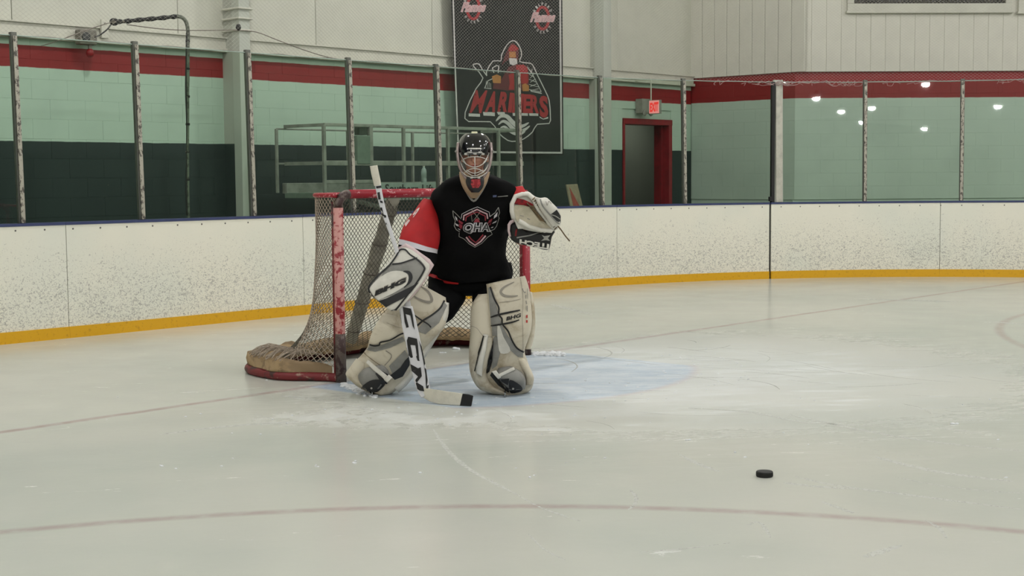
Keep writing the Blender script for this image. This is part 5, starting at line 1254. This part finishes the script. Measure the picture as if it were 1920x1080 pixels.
for u_ in (ua + .02, ub2 - .02):
    build('end_rail', boxun(u_ - .015, u_ + .015, L5, L6, zt - .02, zt + .015), m_rail, lf)
    build('end_rail', boxun(u_ - .015, u_ + .015, L5, L6, zm - .02, zm + .02), m_rail, lf)
build('platform_deck', boxun(ua, ub2, L5, L6, zl - .16, zl - .10), m_cab, lf, bevel=.005)
build('scissor_base', boxun(ua + .2, ub2 - .2, L5 + .05, L6 - .05, .18, .55), m_cab, lf, bevel=.02)
for k in range(2):
    for n_ in (L5 + .08, L6 - .08):
        p0, p1 = UN(ua + .3, n_, .55), UN(ub2 - .3, n_, zl - .14)
        if k: p0, p1 = UN(ub2 - .3, n_, .55), UN(ua + .3, n_, zl - .14)
        build('scissor_arm', tube([p0, p1], .03, 6), m_rail, lf)
for u_ in (ua + .4, ub2 - .4):
    for n_ in (L5 + .1, L6 - .1): build('wheel', lathe(UN(u_, n_ - .04, .18), [(.12, 0), (.18, .01), (.18, .07), (.12, .08)], N, 20), m_black, lf)
c0, c1 = uu(RN(669, 280, L5 - .02)), uu(RN(694, 280, L5 - .02))
build('control_box', boxun(c0, c1, L5 - .03, L5 + .12, RN(680, 308, L5).z, RN(680, 254, L5).z), m_cab, lf, bevel=.01)
build('control_head', boxun(c0 + .07, c1 - .01, L5 + .01, L5 + .1, RN(680, 253, L5).z, RN(680, 237, L5).z), M('control_dark', (64, 74, 62), .5), lf, bevel=.006)
build('control_post', boxun(c1 + .0, c1 + .05, L5 - .02, L5 + .03, zm, zt), m_rail, lf, bevel=.004)
s0_, s1_ = uu(RN(713, 350, L5 - .03)), uu(RN(822, 350, L5 - .03))
sgp = build('sign_board', boxun(s0_, s1_, L5 - .034, L5 - .02, RN(760, 375, L5).z, RN(760, 342.5, L5).z), M('sign_grey_green', (150, 164, 154), .5), lf, bevel=.003)
bm = text2d('Southern Lift', (722, 362), (91, 1.0), (0, -17), bold=.02, maxlen=9); lay('sign_lettering', None, plane_hit(L5 - .036), m_black, lf, .002, bm=bm)
bz = RN(795, 343, 5.05) + Z * .002
bt = empty('water_bottle', bz, 'clear plastic water bottle standing on the work platform', 'bottle')
m_pet = M('bottle_plastic_pale', (186, 200, 196), .15); 
build('bottle_body', lathe(bz, [(.030, 0), (.034, .01), (.034, .05), (.031, .06), (.034, .07), (.034, .13), (.028, .16), (.013, .185), (.013, .195)], seg=16), m_pet, bt, smooth=True)
build('bottle_cap', lathe(bz + Z * .195, [(.015, 0), (.015, .018)], seg=14), m_tape, bt)
build('bottle_shelf', boxc(bz - Z * .010, U * .12, N * .30, Z * .010), m_cab, lf)
# board leaning on the wall right of the goal
LB = RN(1080, 385, 5.62)
lb = empty('leaning_panel', V((LB.x, LB.y, 0)), 'tan panel with a red triangle leaning on the dark wall right of the goal', 'panel')
def lbp(x, y): t = (385 - y) / 40; return RN(x, y, 5.62 + .18 * t)
def slab4(p, nrm, th): return [q for q in p] + [q + nrm * th for q in p], [(0, 1, 2, 3), (7, 6, 5, 4), (0, 4, 5, 1), (1, 5, 6, 2), (2, 6, 7, 3), (3, 7, 4, 0)]
pp = [lbp(1063, 346), lbp(1083, 345), lbp(1099, 412), lbp(1076, 414)]
build('panel_board', slab4(pp, N, .03), M('panel_tan', (150, 138, 112), .6, var=.1), lb, bevel=.004)
hl = lambda x, y: (lbp(x, y) - N * .004, -N)
lay('red_triangle', [[(1067, 350), (1096, 405), (1078, 405)]], hl, M('panel_red', (150, 62, 50), .6), lb, .004, 20)

# ================================================================== SNOW AND SKATE MARKS ON THE ICE
m_snow = M('snow_white', (228, 231, 232), .8, var=.06, scale=30, bump=.4)
tm = NT('skate_mark'); _a = tm.step(tm.noise(38, 4, .7), .34, .52); _tr = tm.n('ShaderNodeBsdfTransparent'); _mx = tm.n('ShaderNodeMixShader')
tm.base(lin((218, 219, 211)), .7); tm.put(_mx.inputs[0], tm.ma('MULTIPLY', _a, .6)); tm.t.links.new(_tr.outputs[0], _mx.inputs[1]); tm.t.links.new(tm.b.outputs[0], _mx.inputs[2]); tm.t.links.new(_mx.outputs[0], tm.o.inputs[0])
def mark(pts, w, z=.0005):
    p = smooth_pts([G(x, y) for x, y in pts], 5); vs, fs = [], []; n = len(p)
    for i, a in enumerate(p):
        d = (p[min(i + 1, n - 1)] - p[max(i - 1, 0)]).normalized(); s = V((-d.y, d.x, 0)); t = i / (n - 1)
        ww = w * (.25 + .75 * math.sin(math.pi * min(1, max(0, t))) ** .5) * random.uniform(.7, 1.2) / 2
        vs += [a + s * ww + Z * z, a - s * ww + Z * z]
    return vs, [(2 * i, 2 * i + 1, 2 * i + 3, 2 * i + 2) for i in range(n - 1)]
mk = [([(812, 805), (840, 845), (880, 880), (925, 905), (970, 928)], .030), ([(970, 928), (1010, 950), (1060, 968), (1090, 978)], .016), ([(1480, 777), (1560, 795), (1660, 815), (1780, 832), (1918, 846)], .040),
      ([(1760, 802), (1790, 806), (1815, 809)], .05), ([(1490, 893), (1540, 905), (1600, 915), (1680, 925), (1780, 938), (1915, 955)], .03), ([(1470, 905), (1520, 911), (1600, 917)], .04), ([(1640, 856), (1700, 872), (1780, 888), (1900, 903)], .05),
      ([(1180, 918), (1192, 930), (1190, 945), (1178, 956)], .018), ([(1845, 604), (1880, 605), (1918, 608)], .08), ([(1035, 571), (1070, 580), (1110, 590)], .10), ([(1400, 985), (1425, 980), (1445, 1008)], .02),
      ([(1620, 1045), (1650, 1035), (1690, 1022)], .04), ([(1270, 850), (1310, 870), (1350, 885)], .03), ([(1735, 975), (1760, 990), (1775, 1010)], .02), ([(530, 742), (560, 746), (600, 752)], .08), ([(990, 1000), (1020, 1030), (1060, 1050)], .012),
      ([(1540, 940), (1580, 955), (1600, 962)], .03), ([(1200, 1035), (1290, 1028), (1370, 1018)], .012), ([(640, 758), (700, 768), (760, 775)], .06), ([(300, 815), (420, 800), (560, 790)], .05), ([(1600, 560), (1700, 563), (1800, 566)], .10), ([(1290, 765), (1400, 772), (1500, 790), (1640, 800)], .05)]
def inside_frame(a): x, y = to_px(a); return 0 < x < 1920
for k in range(70):
    u_ = random.gauss(1.5, 1.6); n_ = -abs(random.gauss(1.6, 1.5)) - .1; a = UN(u_, n_); th = random.uniform(-.9, .5) + ANG - 1.2; L = random.uniform(.15, .9)
    p = [to_px(a + V((math.cos(th + c * q), math.sin(th + c * q), 0)) * L * q) for c in (random.uniform(-.6, .6),) for q in (0, .33, .66, 1)]
    mk.append((p, random.uniform(.004, .016)))
mo = build('skate_marks', add(*[mark(p, w_) for p, w_ in mk]), tm.m, floor); tag(mo, kind='stuff')
def lump(c, r, f=.45):
    vs, fs = ellipsoid(c + Z * r * f * .3, V((r * random.uniform(.8, 1.5), 0, 0)), V((0, r, 0)), Z * r * f, 7, 5)
    return [v + V((random.uniform(-1, 1), random.uniform(-1, 1), random.uniform(-.4, .6))) * r * .18 for v in vs], fs
sn = []
for k in range(170):     # ridge pushed up in front of the left post and under the pads
    x = random.uniform(640, 705); y = 717 + (x - 640) * .32 + random.gauss(0, 2.4) + 4; a = G(x, y); a.z = 0; sn.append(lump(a, random.uniform(.006, .018), .5))
for k in range(150):
    x = random.uniform(1000, 1060); a = G(x, 664 + random.gauss(0, 1.5) + (x - 1000) * .02); a.z = 0; sn.append(lump(a, random.uniform(.008, .022), .5))
for k in range(120):
    a_ = random.uniform(-1.2, 1.2); r_ = 1.83 + random.gauss(.1, .28); a = UN(r_ * math.sin(a_), -r_ * math.cos(a_)); sn.append(lump(a, random.uniform(.003, .009), .35))
for k in range(60):
    a = G(random.uniform(200, 1900), random.uniform(690, 900)); a.z = 0; sn.append(lump(a, random.uniform(.003, .008), .6))
for x, y, r_ in ((783, 649, .03), (857, 654, .03), (830, 660, .02), (700, 657, .02), (596, 874, .011), (668, 867, .012), (300, 874, .01), (1290, 826, .012), (1790, 795, .015)):
    for k in range(4): a = G(x + random.uniform(-5, 5), y + random.uniform(-2, 2)); a.z = 0; sn.append(lump(a, r_ * random.uniform(.3, .8), .6))
so_ = build('snow_shavings', add(*sn), m_snow, floor, smooth=True); tag(so_, kind='stuff')
